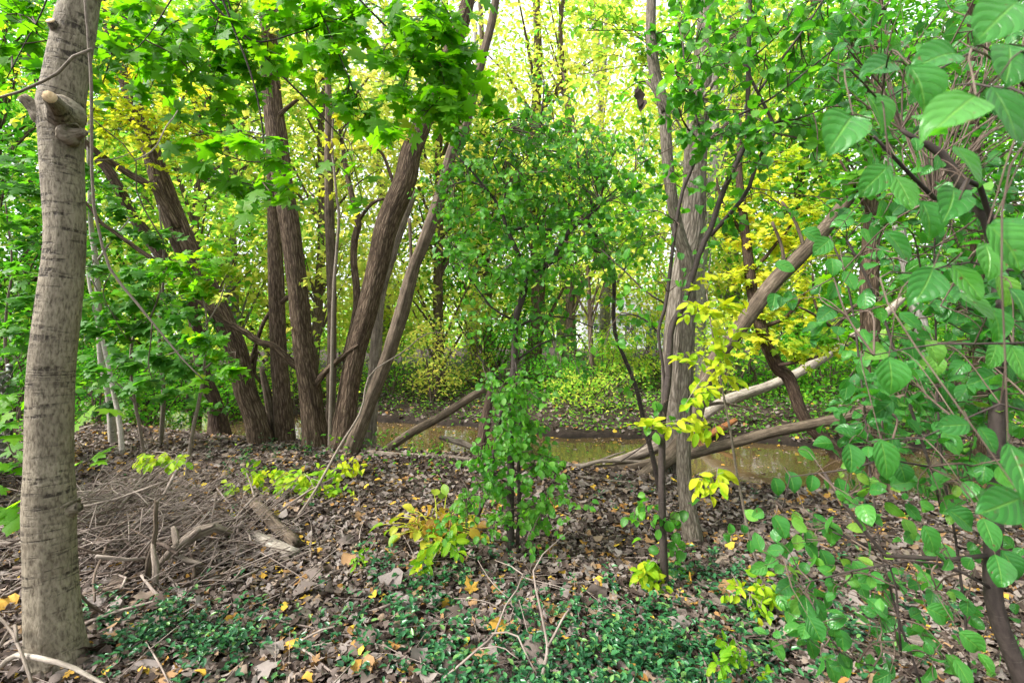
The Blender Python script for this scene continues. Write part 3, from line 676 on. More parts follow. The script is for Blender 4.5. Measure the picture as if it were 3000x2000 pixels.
# leafy tops of the clump: green mixed with yellow
for root, sk_, bl, mt in ((wB, skB, [(700, 480, 7.2, .5, 60, .8), (900, 600, 7.3, .45, 50, .85), (680, 620, 7.2, .4, 40, .8), (880, 400, 7.3, .5, 60, .85), (760, 560, 7.2, .4, 50, .4), (850, 480, 7.2, .4, 50, .5), (780, 320, 7.2, .5, 70, .5), (860, 700, 7.3, .3, 30, .6), (760, 700, 7.2, .3, 26, .6)], 'leaf_far'),
                          (wC, skC, [(900, 280, 6.1, .5, 70, .7), (980, 190, 6.2, .5, 80, .75), (740, 120, 6.0, .4, 50, .6), (860, 90, 6.0, .5, 60, .6), (660, 870, 6.0, .25, 22, .5), (560, 830, 5.8, .3, 30, .4), (860, 960, 6.3, .14, 8, .9), (900, 820, 6.3, .14, 8, .8)], 'leaf_far_yellow'),
                          (wE, skE, [(1060, 330, 6.7, .5, 70, .7), (1000, 520, 6.9, .45, 60, .7), (1240, 470, 6.7, .4, 50, .7), (1440, 350, 6.8, .45, 60, .7), (1130, 560, 6.8, .35, 40, .6), (1150, 420, 6.6, .4, 60, .8), (1200, 320, 6.6, .35, 50, .8), (1080, 440, 6.6, .4, 60, .8), (1100, 240, 6.6, .4, 50, .7), (1320, 480, 6.6, .3, 40, .7), (1260, 560, 6.5, .25, 26, .5), (1390, 430, 6.6, .3, 40, .8), (1010, 400, 6.8, .3, 40, .6)], 'leaf_far_yellow'),
                          (wA2, skA2, [(300, 560, 6.9, .5, 70, .4), (420, 620, 7.0, .4, 50, .5), (200, 450, 6.9, .5, 70, .4), (540, 760, 7.3, .4, 50, .45), (120, 330, 6.8, .5, 60, .4)], 'leaf_far')):
    q = sprays(root, sk_, bl, .105, UP * .8 + CAMW * .4, .45, np.array([0, -.1, -.3]), .5)
    split_leaves(root, 'hexa', mt, *q, keep=40)

# --- grey trees right of centre
t1, skt1 = make_tree('young_tree', 'slender grey tree with sinuous furrowed trunk standing on the leaf litter', [(2030, 1590, 63), (2017, 1500, 52), (2005, 1400, 45), (2003, 1300, 43), (2008, 1150, 44), (2012, 1000, 46), (2016, 860, 46), (2010, 760, 42), (1990, 690, 39), (1972, 600, 35), (1958, 500, 34), (1951, 400, 34), (1944, 312, 35), (1920, 223, 35), (1908, 120, 31), (1908, 0, 29), (1915, -150, 24), (1930, -400, 17)], 'bark_grey', None, 3.6, [([(1945, 330, 14), (1920, 270, 12), (1895, 240, 10)], 3.5, 3.6)], sides=36, ridge=.022, nr=11, seed=21, flare=.22)
t2, skt2 = make_tree('tall_tree', 'big straight grey trunk with deep furrows right behind the sinuous slender tree', [(1975, 1410, 81), (1972, 1250, 71), (1972, 1100, 67), (1980, 960, 67), (2002, 800, 69), (2026, 680, 69), (2034, 560, 69), (2038, 441, 67), (2056, 200, 59), (2076, 0, 50), (2096, -200, 42)], 'bark_grey_wide', 5.6, 6.2, [([(2050, 300, 16), (2120, 200, 12), (2180, 100, 8)], 5.9, 5.7)], sides=36, seed=22, flare=.3, ridge=.04, nr=12)
t3, skt3 = make_tree('tall_tree', 'rough brown trunk with peeled pale strip at the water edge behind the big oval leaves', [(2592, 1420, 104), (2578, 1330, 84), (2571, 1186, 76), (2552, 1007, 62), (2546, 873, 58), (2548, 760, 54), (2556, 600, 46), (2565, 420, 40), (2570, 200, 34), (2575, -60, 26)], 'bark_willow', 5.5, 5.6, [([(2550, 880, 12), (2500, 900, 10), (2440, 960, 9), (2390, 900, 8), (2380, 800, 7)], 5.5, 5.2), ([(2552, 1000, 12), (2470, 980, 9), (2400, 930, 8), (2340, 900, 6)], 5.5, 5.2), ([(2556, 640, 14), (2500, 540, 10), (2460, 470, 7)], 5.5, 5.4)], sides=32, seed=23, flare=.35, ridge=.05)
t4, skt4 = make_tree('maple_tree', 'dark leaning maple with golden leaves on the far side of the creek', [(2456, 1362, 46), (2446, 1320, 40), (2388, 1266, 36), (2348, 1208, 36), (2312, 1110, 38), (2277, 1074, 40), (2237, 985, 36), (2205, 860, 34), (2190, 740, 30), (2178, 640, 26), (2165, 500, 20), (2170, 360, 14)], 'bark_willow_dark', 7.4, 7.8, [([(2200, 800, 14), (2270, 720, 10), (2330, 640, 7)], 7.7, 7.4), ([(2230, 960, 16), (2300, 930, 12), (2360, 860, 9), (2420, 800, 6)], 7.6, 7.2), ([(2180, 690, 14), (2120, 600, 10), (2100, 520, 7)], 7.8, 7.9), ([(2280, 1070, 12), (2380, 1050, 9), (2440, 1020, 6)], 7.4, 7.0)], sides=24, seed=24, flare=.3)
yb = [(2170, 600, 7.8, .5, 90, .8), (2240, 560, 7.7, .5, 90, .75), (2310, 620, 7.5, .5, 90, .8), (2390, 600, 7.4, .45, 70, .6), (2180, 700, 7.7, .5, 90, .85), (2260, 690, 7.6, .5, 100, .85), (2340, 720, 7.4, .5, 90, .75), (2420, 720, 7.3, .4, 60, .5), (2150, 790, 7.8, .45, 70, .75), (2240, 800, 7.6, .5, 90, .8), (2330, 810, 7.4, .5, 80, .7), (2410, 850, 7.2, .4, 60, .6), (2270, 900, 7.5, .5, 80, .7), (2350, 930, 7.3, .5, 80, .65), (2230, 1000, 7.4, .4, 60, .7), (2320, 1020, 7.2, .45, 70, .55), (2410, 1000, 7.0, .4, 60, .5), (2180, 920, 7.6, .4, 50, .7), (2120, 640, 7.9, .4, 60, .75), (2460, 930, 7.0, .4, 50, .4), (2300, 480, 7.6, .5, 80, .5), (2200, 440, 7.8, .5, 80, .7), (2380, 440, 7.4, .5, 70, .4)]
yb = [(a, b, d, r * 1.3, int(n * 1.5), t_ - .2) for a, b, d, r, n, t_ in yb]
q = sprays(t4, skt4, yb, .112, UP * .9 + CAMW * .3, .4, np.array([0, -.2, -.3]), .5, 'twig_brown', .004, 11, .8)
split_leaves(t4, 'maple', 'leaf_yellow', *q, keep=200)
t5, skt5 = make_tree('tall_tree', 'brown trunk glimpsed behind the foreground oval-leaved shrub', [(2886, 1440, 78), (2884, 1400, 70), (2880, 1250, 60), (2876, 1050, 54), (2868, 850, 48), (2860, 600, 42), (2850, 300, 34), (2845, -50, 26)], 'bark_willow', None, 5.2, seed=25, flare=.3)
t6, skt6 = make_tree('young_tree', 'pale leaning trunk beyond the creek at upper right of the golden maple', [(2752, 1215, 50), (2732, 1100, 46), (2700, 960, 42), (2680, 880, 40), (2640, 700, 36), (2600, 480, 30), (2575, 200, 24)], 'bark_far_grey', 9.5, 9.8, seed=26)
for root, sk_, bl, mt, kd, sz, kp in (
        (t1, skt1, [(1900, 160, 3.5, .3, 30, .45), (1960, 80, 3.5, .3, 34, .45), (1850, 250, 3.6, .25, 20, .5), (1990, 200, 3.5, .25, 20, .4)], 'leaf_far_green', 'hexa', .08, 60),
        (t2, skt2, [(1720, 90, 5.0, .55, 80, .5), (1800, 160, 5.0, .5, 70, .55), (1850, 50, 5.2, .5, 70, .5), (1640, 30, 5.2, .5, 60, .6), (1780, 20, 5.1, .5, 70, .5), (1880, 240, 5.2, .4, 50, .6), (1690, 220, 5.1, .4, 44, .7), (2140, 120, 5.7, .5, 60, .5), (2100, 300, 5.7, .4, 40, .5), (1980, 60, 6.0, .5, 60, .6)], 'leaf_far', 'hexa', .11, 40),
        (t3, skt3, [(2480, 520, 5.4, .5, 70, .4), (2540, 380, 5.5, .5, 70, .4), (2620, 300, 5.6, .5, 60, .35), (2420, 820, 5.2, .25, 24, .8), (2460, 1000, 5.2, .3, 30, .4), (2640, 620, 5.5, .4, 50, .3)], 'leaf_maple', 'maple', .14, 60),
        (t5, skt5, [(2830, 500, 5.1, .5, 60, .3), (2880, 250, 5.1, .5, 60, .3), (2780, 700, 5.0, .4, 40, .3), (2940, 900, 5, .4, 40, .3)], 'leaf_far_green', 'hexa', .11, 30),
        (t6, skt6, [(2620, 560, 9.6, .7, 90, .5), (2580, 300, 9.7, .8, 110, .6), (2700, 640, 9.6, .7, 80, .5), (2740, 820, 9.5, .6, 70, .4)], 'leaf_far', 'hexa', .15, 20)):
    q = sprays(root, sk_, bl, sz, UP * .8 + CAMW * .4, .45, np.array([0, -.1, -.4]), .5)
    split_leaves(root, kd, mt, *q, keep=kp)
# ------------------------------------------------------------------ shrubs and saplings
def shrub(name, label, stems, mat, D0=None, cat='shrub', sides=12, ridge=.02, group=None):
    """stems: list of (rows (px,py,w), D0, D1, part name); the first stands on the ground"""
    r0 = T(stems[0][0], stems[0][1], stems[0][2]); root = empty(name, P(*r0[0, :3]), label, cat, group)
    sk = []
    for q, (pts, a, b, nm) in enumerate(stems):
        rows = T(pts, a, b); sk.append(stem_part(root, nm, foot(rows, .06) if q == 0 else rows, mat, sides, ridge, 4, int(R.integers(999)), 0, .003))
    return root, np.vstack(sk)

D = hit(1495, 1612)
cb, skc = shrub('buckthorn_shrub', 'bushy buckthorn with small drooping oval leaves in the middle, leafy down to the litter', [
    ([(1495, 1612, 24), (1495, 1434, 22), (1498, 1336, 22), (1500, 1230, 22), (1507, 1052, 20), (1509, 940, 20), (1531, 864, 20), (1545, 820, 19), (1594, 784, 17), (1638, 726, 16), (1672, 676, 13), (1720, 640, 9), (1760, 600, 6)], D, 3.3, 'stem'),
    ([(1545, 820, 15), (1527, 762, 14), (1500, 704, 13), (1478, 650, 11), (1473, 625, 10), (1446, 580, 9), (1388, 531, 7), (1330, 540, 4)], 3.28, 3.2, 'limb'),
    ([(1516, 1600, 12), (1522, 1434, 11), (1518, 1330, 10), (1524, 1180, 8), (1510, 1060, 6)], D, 3.25, 'stem'),
    ([(1390, 1540, 10), (1400, 1510, 14), (1428, 1434, 14), (1446, 1336, 13), (1470, 1200, 11), (1500, 1080, 9)], 3.5, 3.35, 'stem'),
    ([(1495, 672, 11), (1558, 665, 11), (1610, 672, 9), (1660, 668, 6)], 3.25, 3.3, 'limb'),
    ([(1446, 580, 7), (1380, 500, 6), (1340, 460, 4)], 3.2, 3.1, 'limb'), ([(1473, 630, 6), (1480, 540, 5), (1440, 470, 4), (1490, 380, 3)], 3.2, 3.1, 'limb'),
    ([(1600, 780, 8), (1680, 740, 7), (1760, 740, 6), (1830, 790, 4)], 3.3, 3.4, 'limb'), ([(1510, 940, 8), (1440, 900, 6), (1380, 820, 4), (1330, 770, 3)], 3.3, 3.2, 'limb'), ([(1510, 960, 8), (1580, 930, 6), (1660, 930, 5), (1740, 960, 3)], 3.3, 3.35, 'limb'),
    ([(1503, 1140, 6), (1440, 1090, 5), (1400, 1040, 4)], 3.3, 3.2, 'limb'), ([(1506, 1060, 6), (1600, 1000, 5), (1700, 980, 3)], 3.3, 3.3, 'limb'),
    ([(1497, 1420, 6), (1420, 1380, 5), (1350, 1400, 3)], 3.28, 3.1, 'limb'), ([(1498, 1400, 6), (1580, 1360, 5), (1650, 1400, 3)], 3.28, 3.1, 'limb'), ([(1496, 1520, 5), (1560, 1480, 4), (1620, 1500, 3)], 3.28, 3.0, 'limb')], 'bark_dark', None)
bl = []
for _ in range(165):     # the arching crown
    a = R.uniform(0, 6.28); rr = math.sqrt(R.uniform(0, 1))
    bl.append((1580 + 330 * rr * math.cos(a), 600 + 250 * rr * math.sin(a), R.uniform(2.8, 3.7), .20, int(R.integers(14, 27)), R.uniform(.4, 1)))
for _ in range(30):
    bl.append((R.uniform(1350, 1720), R.uniform(800, 1130), R.uniform(2.9, 3.5), .14, int(R.integers(9, 19)), R.uniform(.2, .8)))
for _ in range(118):     # leafy skirt
    y = R.uniform(1100, 1630); w = 70 + 145 * sstep(1250, 1480, y)
    bl.append((1495 + R.uniform(-w, w), y, R.uniform(2.9, 3.3), .13, int(R.integers(10, 20)), R.uniform(.5, 1)))
q = sprays(cb, skc, bl, .045, UP * .45 + CAMW * .6, .5, np.array([0, -.15, -.6]), .5, 'twig_brown', .0022, 7, .9, .7)
split_leaves(cb, 'oval', 'leaf_oval', *q)

D = hit(1948, 1726)
sp, sks = shrub('buckthorn_sapling', 'dark-stemmed buckthorn forking upwards just left of the sinuous grey tree', [
    ([(1948, 1726, 25), (1942, 1568, 23), (1940, 1389, 22), (1944, 1230, 20), (1960, 1119, 20), (1966, 1007, 19), (1975, 954, 20), (2000, 910, 20), (2031, 824, 18), (2058, 739, 18), (2076, 695, 18), (2090, 665, 17), (2125, 558, 17), (2179, 437, 17), (2192, 393, 16), (2192, 179, 15), (2194, 0, 14), (2196, -200, 11)], D, 2.6, 'stem'),
    ([(2082, 690, 13), (2140, 625, 13), (2188, 563, 13), (2223, 469, 12), (2263, 402, 11), (2268, 357, 11), (2215, 255, 9), (2160, 150, 7)], 2.75, 2.6, 'limb'),
    ([(1942, 1200, 9), (1946, 1096, 9), (1929, 976, 10), (1951, 891, 11), (1969, 740, 11), (1985, 640, 11), (2000, 560, 11), (2040, 460, 10), (2070, 420, 9), (2095, 395, 8), (2150, 350, 7), (2260, 290, 7), (2400, 180, 6), (2590, 20, 5)], D, 2.4, 'limb'),
    ([(2222, 270, 9), (2300, 160, 8), (2385, 45, 6), (2430, -40, 5)], 2.6, 2.5, 'limb'), ([(2046, 415, 7), (2010, 370, 6), (1995, 340, 4)], 2.6, 2.5, 'limb'), ([(2055, 400, 7), (2030, 310, 6), (2010, 230, 5), (2000, 120, 4)], 2.6, 2.5, 'limb'),
    ([(2195, 400, 7), (2270, 360, 6), (2350, 345, 5), (2430, 310, 3)], 2.6, 2.4, 'limb'), ([(1952, 890, 6), (1890, 850, 5), (1830, 790, 4), (1760, 730, 3)], 2.8, 2.9, 'limb'), ([(1930, 976, 6), (1880, 930, 5), (1820, 915, 4)], 2.8, 2.9, 'limb'), ([(2192, 180, 6), (2280, 100, 5), (2340, -10, 4)], 2.6, 2.4, 'limb')], 'bark_dark')
bl = []
for _ in range(120):
    x = R.uniform(1960, 2640); y = R.uniform(-40, 640)
    if y > 560 - .5 * abs(x - 2200) * .4 and R.uniform() < .6: continue
    bl.append((x, y, R.uniform(2.2, 3.1), .16, int(R.integers(9, 19)), R.uniform(.1, .75)))
for x, y in ((1990, 660), (2060, 620), (1900, 560), (1870, 480), (1840, 620), (1900, 700), (1990, 520), (2120, 690), (2000, 830), (2040, 730), (1930, 830), (1820, 860), (1880, 900), (1930, 1230), (1950, 1180), (1900, 950), (1830, 1000), (1770, 1010), (1930, 1500), (1980, 1560), (1900, 1480), (1890, 1530), (1860, 1500), (1950, 1600), (1990, 1520), (1970, 1640)):
    bl.append((x, y, R.uniform(2.55, 2.9), .12, int(R.integers(4, 9)), R.uniform(.2, .7)))
q = sprays(sp, sks, bl, .064, UP * .5 + CAMW * .35, .5, np.array([0, -.1, -.6]), .45, 'twig_brown', .0024, 6, .9, .5)
split_leaves(sp, 'oval', 'leaf_oval', *q)

ar, ska = shrub('arching_shrub', 'thin dark stem arching up and over to the left beside the middle buckthorn', [
    ([(1945, 1470, 15), (1929, 1425, 15), (1915, 1350, 15), (1888, 1239, 14), (1862, 1132, 13), (1826, 1043, 12), (1799, 958, 12), (1799, 793, 11), (1768, 730, 11), (1732, 668, 11), (1725, 650, 10), (1737, 603, 10), (1696, 518, 9), (1643, 446, 8), (1616, 402, 8), (1580, 357, 7), (1491, 348, 5), (1440, 370, 3)], None, 3.6, 'stem'),
    ([(1582, 358, 5), (1595, 250, 4), (1583, 200, 3)], 3.6, 3.6, 'limb'), ([(1735, 610, 6), (1800, 560, 5), (1860, 500, 3)], 3.6, 3.5, 'limb'), ([(1642, 446, 5), (1560, 440, 4), (1480, 470, 3)], 3.6, 3.5, 'limb'), ([(1930, 1260, 4), (1880, 1310, 4), (1820, 1350, 4)], 3.8, 3.9, 'limb')], 'bark_dark')
bl = [(R.uniform(1470, 1900), R.uniform(330, 720), R.uniform(3.3, 3.9), .16, int(R.integers(8, 18)), R.uniform(.2, .8)) for _ in range(48)] + [(1590, 240, 3.6, .1, 7, .4), (1630, 290, 3.6, .1, 7, .4), (1800, 880, 3.6, .1, 6, .4), (1840, 1120, 3.6, .1, 5, .5), (1780, 380, 3.6, .12, 9, .5), (1690, 300, 3.7, .12, 10, .5)]
q = sprays(ar, ska, bl, .06, UP * .5 + CAMW * .4, .5, np.array([0, -.1, -.6]), .45, 'twig_brown', .0024, 6, .9, .5)
split_leaves(ar, 'oval', 'leaf_oval', *q, keep=150)

# --- the large-leaved shrub close to the camera on the right
fs, skf = shrub('buckthorn_shrub', 'buckthorn with large glossy oval leaves close to the camera along the right edge', [
    ([(3110, 2640, 66), (3060, 2200, 62), (2982, 1970, 60), (2929, 1836, 58), (2902, 1702, 57), (2908, 1560, 55), (2920, 1400, 54), (2922, 1250, 54), (2928, 1080, 52), (2936, 900, 50), (2940, 784, 48), (2900, 640, 44), (2840, 560, 40), (2770, 470, 30), (2700, 420, 20), (2640, 380, 12)], 1.28, 1.35, 'stem'),
    ([(2890, 1626, 15), (2820, 1640, 15), (2759, 1635, 15), (2690, 1632, 14), (2625, 1630, 13), (2567, 1617, 13), (2549, 1577, 12), (2491, 1514, 11), (2446, 1434, 10), (2415, 1385, 9)], 1.3, 1.35, 'dead_limb'),
    ([(2567, 1615, 9), (2530, 1590, 8), (2480, 1570, 6), (2440, 1557, 5)], 1.33, 1.3, 'dead_limb'),
    ([(2935, 800, 20), (2900, 640, 18), (2850, 520, 16), (2780, 600, 14), (2650, 490, 12), (2560, 400, 9)], 1.3, 1.0, 'limb'),
    ([(3080, -60, 10), (2930, 80, 9), (2850, 140, 8), (2760, 190, 7), (2680, 230, 6), (2580, 300, 4)], .62, .75, 'limb'),
    ([(3100, 330, 9), (2990, 260, 8), (2890, 240, 7), (2800, 250, 5)], .6, .7, 'limb'), ([(3100, 800, 8), (2960, 790, 7), (2830, 770, 6), (2700, 800, 4)], .75, .85, 'limb'),
    ([(3080, 1000, 8), (2940, 1010, 7), (2800, 1010, 6), (2680, 1020, 5), (2560, 1040, 3)], .85, 1.0, 'limb'), ([(3060, 1220, 7), (2900, 1180, 6), (2750, 1265, 5), (2640, 1280, 4), (2540, 1295, 3)], 1.0, 1.1, 'limb'),
    ([(2720, 1365, 7), (2560, 1340, 6), (2450, 1390, 5), (2330, 1380, 4), (2290, 1500, 3)], 1.2, 1.3, 'limb'), ([(2640, 1920, 8), (2625, 1760, 7), (2600, 1650, 6), (2470, 1560, 5), (2360, 1500, 4)], 1.35, 1.35, 'limb'),
    ([(2900, 1720, 10), (2780, 1660, 8), (2660, 1640, 6), (2420, 1690, 5), (2320, 1720, 3)], 1.3, 1.3, 'limb'), ([(2380, 1770, 5), (2420, 1850, 4), (2480, 1920, 4), (2560, 1950, 3)], 1.32, 1.3, 'limb'),
    ([(2700, 2010, 9), (2620, 1760, 8), (2560, 1480, 7), (2500, 900, 7), (2430, 690, 6)], 1.5, 1.7, 'stem'), ([(2840, 1960, 10), (2810, 1650, 9), (2760, 1300, 8), (2750, 900, 7), (2735, 600, 6)], 1.55, 1.6, 'stem'), ([(2480, 700, 8), (2540, 810, 9), (2600, 960, 9), (2640, 1100, 9), (2710, 1300, 10), (2760, 1500, 8)], 1.55, 1.5, 'limb')], 'bark_dark')
LV = [(2571, 321, 135, 0), (2701, 254, 165, 20), (2799, 326, 200, -55), (2580, 195, 120, -60), (2469, 380, 165, -25), (2955, 335, 210, 10), (2930, 50, 215, -40), (2960, 180, 190, -10), (2750, 165, 150, -70), (2562, 527, 130, -50), (2723, 643, 125, 5), (2973, 690, 150, 10), (2650, 560, 120, 30), (2840, 480, 150, 15), (2790, 590, 130, -30),
      (2714, 833, 130, -40), (2835, 824, 125, 40), (2866, 895, 122, 10), (2946, 850, 100, 10), (2990, 882, 110, 0), (2955, 717, 160, 20), (2634, 720, 115, 25), (2612, 1100, 112, 0), (2527, 1090, 66, -5), (2737, 1030, 84, 5), (2674, 1030, 60, 0), (2911, 1040, 95, -20), (2985, 1060, 110, 10), (2884, 1110, 95, -60), (2777, 1150, 75, 10), (2732, 1175, 62, -20),
      (2795, 1245, 98, -75), (2790, 1297, 80, 30), (2897, 1288, 88, 0), (2924, 945, 105, 10), (2268, 882, 62, -15), (2317, 878, 66, 10), (2567, 1030, 80, -65), (2480, 1140, 70, -20), (2594, 1345, 118, 5), (2495, 1340, 88, 0), (2366, 1328, 62, 50), (2321, 1410, 66, 5), (2277, 1425, 56, 10), (2379, 1414, 52, 0), (2462, 1428, 60, 10), (2530, 1400, 66, 20), (2286, 1540, 72, 15),
      (2335, 1525, 58, 0), (2398, 1530, 56, 0), (2438, 1560, 68, -5), (2336, 1588, 50, 0), (2378, 1612, 58, 20), (2420, 1640, 64, 0), (2303, 1720, 66, -70), (2322, 1786, 56, 0), (2364, 1780, 78, 5), (2402, 1788, 74, 20), (2388, 1840, 76, 10), (2334, 1838, 64, 65), (2380, 1900, 64, 10), (2571, 1770, 68, 5), (2530, 1735, 56, 10), (2520, 1668, 56, 20), (2665, 1550, 66, 20), (2727, 1580, 88, 20),
      (2675, 1500, 62, 50), (2937, 1480, 175, -65), (2990, 1380, 180, 0), (2900, 1565, 100, 10), (2930, 1670, 92, 0), (2965, 1655, 90, 20), (2754, 1798, 84, 60), (2848, 1880, 84, 40), (2795, 1950, 70, 20), (2440, 1965, 70, 5), (2470, 1955, 60, 20), (2825, 1975, 80, 0), (2857, 1620, 60, 0), (2770, 1620, 60, 10), (2600, 1820, 62, -10), (2605, 1755, 54, 0), (2560, 1420, 60, 10), (2820, 1520, 90, 60),
      (2140, 1550, 36, 0), (2180, 1550, 32, 0), (2130, 1575, 34, 30), (2200, 1600, 38, 10), (2745, 1390, 60, 0), (2830, 1400, 50, 0), (2670, 940, 80, 40), (2560, 880, 62, 10), (2490, 820, 70, 15), (2440, 780, 60, -20), (2480, 770, 55, 40), (2410, 720, 80, -60), (2380, 690, 70, 60), (2300, 780, 62, 60), (2540, 690, 60, 20), (2470, 650, 66, -70), (2900, 760, 120, -15)]
pos, fr, sz, lv = [], [], [], []
for x, y, s, rot in LV:
    s *= 1.0 if s > 110 else .95
    real = R.uniform(.062, .074); d = float(np.clip(real * F / s, .42, 1.75)); real = s * d / F
    a = math.radians(rot + R.normal(0, 8)); dr = np.array([math.sin(a), R.normal(-.05, .2), -math.cos(a)])
    nr = CAMW * .9 + UP * .4 + R.normal(0, .13, 3)
    f1 = frames(1, nr, .0, dr, 0)[0]; pos.append(P(x, y, d) - f1[:, 1] * real * .5); fr.append(f1); sz.append(real); lv.append(float(np.clip(R.normal(.5, .25), 0, 1)))
pos, fr, sz, lv = np.array(pos), np.array(fr), np.array(sz), np.array(lv)
sel = skf
bl = []
for _ in range(230):
    x = R.uniform(2430, 3080); y = R.uniform(-30, 1400)
    if x < 2640 - .16 * y * 0 and R.uniform() < .45: continue
    bl.append((x, y, R.uniform(1.15, 2.3), .14, int(R.integers(6, 13)), R.uniform(0, .65)))
for _ in range(26):
    bl.append((R.uniform(2250, 2560), R.uniform(1380, 1900), R.uniform(1.2, 1.6), .08, int(R.integers(3, 6)), R.uniform(.3, .9)))
for _ in range(44):
    bl.append((R.uniform(2560, 3040), R.uniform(1350, 1990), R.uniform(1.2, 1.8), .09, int(R.integers(3, 6)), R.uniform(.2, .8)))
q = sprays(fs, sel, bl, .05, UP * .5 + CAMW * .5, .55, np.array([0, -.1, -.6]), .55, 'twig_brown', .0018, 5, .9, .5)
# short stalks from each big leaf to the nearest twig
stk = MB()
for i in range(len(pos)):
    e = sel[np.argmin(np.linalg.norm(sel - pos[i], axis=1))]; L = np.linalg.norm(e - pos[i])
    if L > .004:
        mth = pos[i] + (e - pos[i]) * .5 + np.array([R.normal(0, .1 * L), 0, .2 * L]); pa = spline(np.array([e, mth, pos[i]]), 8)
        stk.add(*_tw(pa, np.linspace(.0016, .0008, 8), 5))
stk.build('leaf_stalks', 'twig_brown', fs)['kind'] = 'stuff'
P4 = [np.concatenate([a, b]) for a, b in zip((pos, fr, sz, lv), q)]
split_leaves(fs, 'near', 'leaf_near', *P4)

# --- young maples and saplings of the understorey at left
def young(name, label, pts, D0, D1, limbs, blobs, mat, kd, lm, sz, keep, nm=None, cat='sapling', dm=(0, -.2, -.35), sides=10):
    root, sk_ = shrub(name, label, [(pts, D0, D1, 'stem')] + [(l, a, b, 'limb') for l, a, b in limbs], mat, cat=cat, sides=sides)
    q = sprays(root, sk_, blobs, sz, UP * .85 + CAMW * .35 if nm is None else nm, .36, np.array(dm), .45, 'twig_brown', .0022, 7, .5, .6)
    split_leaves(root, kd, lm, *q, keep=keep)
    return root
young('maple_sapling', 'forking young maple with deep green leaves left of the leaning willow', [(428, 1372, 12), (424, 1340, 11), (406, 1230, 11), (388, 1141, 10), (384, 998, 10), (420, 950, 8), (447, 915, 7), (470, 850, 5)], None, 4.6,
      [([(384, 1000, 8), (350, 940, 6), (300, 880, 5), (260, 800, 3)], 4.6, 4.5), ([(388, 1130, 6), (450, 1060, 5), (540, 1020, 3)], 4.6, 4.4), ([(395, 1180, 6), (340, 1120, 4), (280, 1090, 3)], 4.6, 4.5)],
      [(330, 900, 4.5, .35, 40, .4), (430, 870, 4.6, .35, 40, .5), (300, 980, 4.5, .3, 34, .4), (400, 960, 4.6, .35, 44, .3), (500, 930, 4.5, .35, 44, .3), (560, 1000, 4.4, .3, 36, .25), (460, 1040, 4.4, .3, 34, .3), (360, 1060, 4.5, .3, 34, .3), (290, 1080, 4.5, .28, 28, .35), (540, 1070, 4.4, .25, 24, .3), (430, 1120, 4.4, .25, 24, .35), (480, 800, 4.7, .3, 30, .5), (350, 800, 4.6, .3, 30, .5), (270, 760, 4.6, .3, 30, .55)], 'bark_sapling', 'maple', 'leaf_maple_deep', .125, 120)
young('maple_sapling', 'young maple with bright green leaves in front of the leaning willow trunks', [(549, 1405, 14), (552, 1350, 13), (570, 1240, 12), (585, 1163, 11), (598, 1080, 9), (606, 990, 7), (600, 900, 5), (570, 820, 3)], None, 4.5,
      [([(598, 1080, 6), (650, 1040, 4), (690, 1030, 3)], 4.5, 4.4), ([(600, 960, 5), (640, 890, 4), (660, 830, 3)], 4.5, 4.5)],
      [(600, 1050, 4.3, .2, 22, .6), (640, 1080, 4.3, .22, 24, .5), (680, 1100, 4.3, .18, 18, .3), (590, 1120, 4.3, .14, 10, .7), (620, 990, 4.4, .2, 20, .7), (560, 790, 4.6, .3, 36, .85), (500, 760, 4.6, .28, 34, .8), (620, 760, 4.6, .28, 34, .85), (580, 860, 4.6, .3, 34, .8), (640, 840, 4.6, .25, 26, .8), (530, 850, 4.6, .25, 26, .75), (600, 720, 4.7, .2, 18, .85)], 'bark_sapling', 'maple', 'leaf_maple', .12, 90)
young('leafy_sapling', 'pale thin twin-stemmed sapling behind the stout grey maple', [(332, 1300, 26), (321, 1163, 24), (305, 1090, 22), (295, 1050, 21), (290, 930, 20), (286, 830, 19), (276, 740, 18), (268, 650, 16), (262, 500, 12), (258, 330, 8)], None, 6.0,
      [([(358, 1330, 18), (350, 1240, 17), (335, 1160, 15), (300, 1000, 13), (270, 880, 11), (255, 780, 9)], 5.7, 5.9), ([(288, 760, 8), (330, 700, 6), (380, 640, 4)], 6, 5.8)],
      [(330, 700, 5.9, .35, 40, .4), (250, 600, 5.9, .4, 44, .4), (300, 540, 5.9, .35, 36, .45), (350, 620, 5.8, .3, 30, .4), (230, 480, 5.9, .4, 40, .35), (260, 380, 5.9, .35, 34, .35)], 'bark_pale', 'maple', 'leaf_maple_deep', .125, 60, sides=16)
young('maple_sapling', 'low maple with large green leaves half hidden behind the stout grey maple foot', [(70, 1500, 12), (80, 1420, 11), (110, 1330, 9), (150, 1280, 7), (250, 1250, 5), (290, 1240, 3)], None, 3.0,
      [([(90, 1390, 6), (40, 1330, 5), (10, 1260, 4)], 3.1, 3.0), ([(120, 1380, 6), (220, 1360, 5), (250, 1350, 3)], 3.1, 2.9), ([(80, 1440, 5), (40, 1460, 4), (20, 1490, 3)], 3.1, 2.9)],
      [(30, 1250, 3.0, .12, 6, .6), (40, 1340, 3.0, .13, 7, .4), (30, 1490, 2.9, .12, 5, .45), (255, 1360, 2.9, .08, 4, .5), (245, 1220, 2.9, .09, 4, .8), (20, 1170, 3.1, .16, 9, .6), (60, 1420, 3, .1, 4, .3)], 'bark_sapling', 'maple', 'leaf_maple', .15, 300)
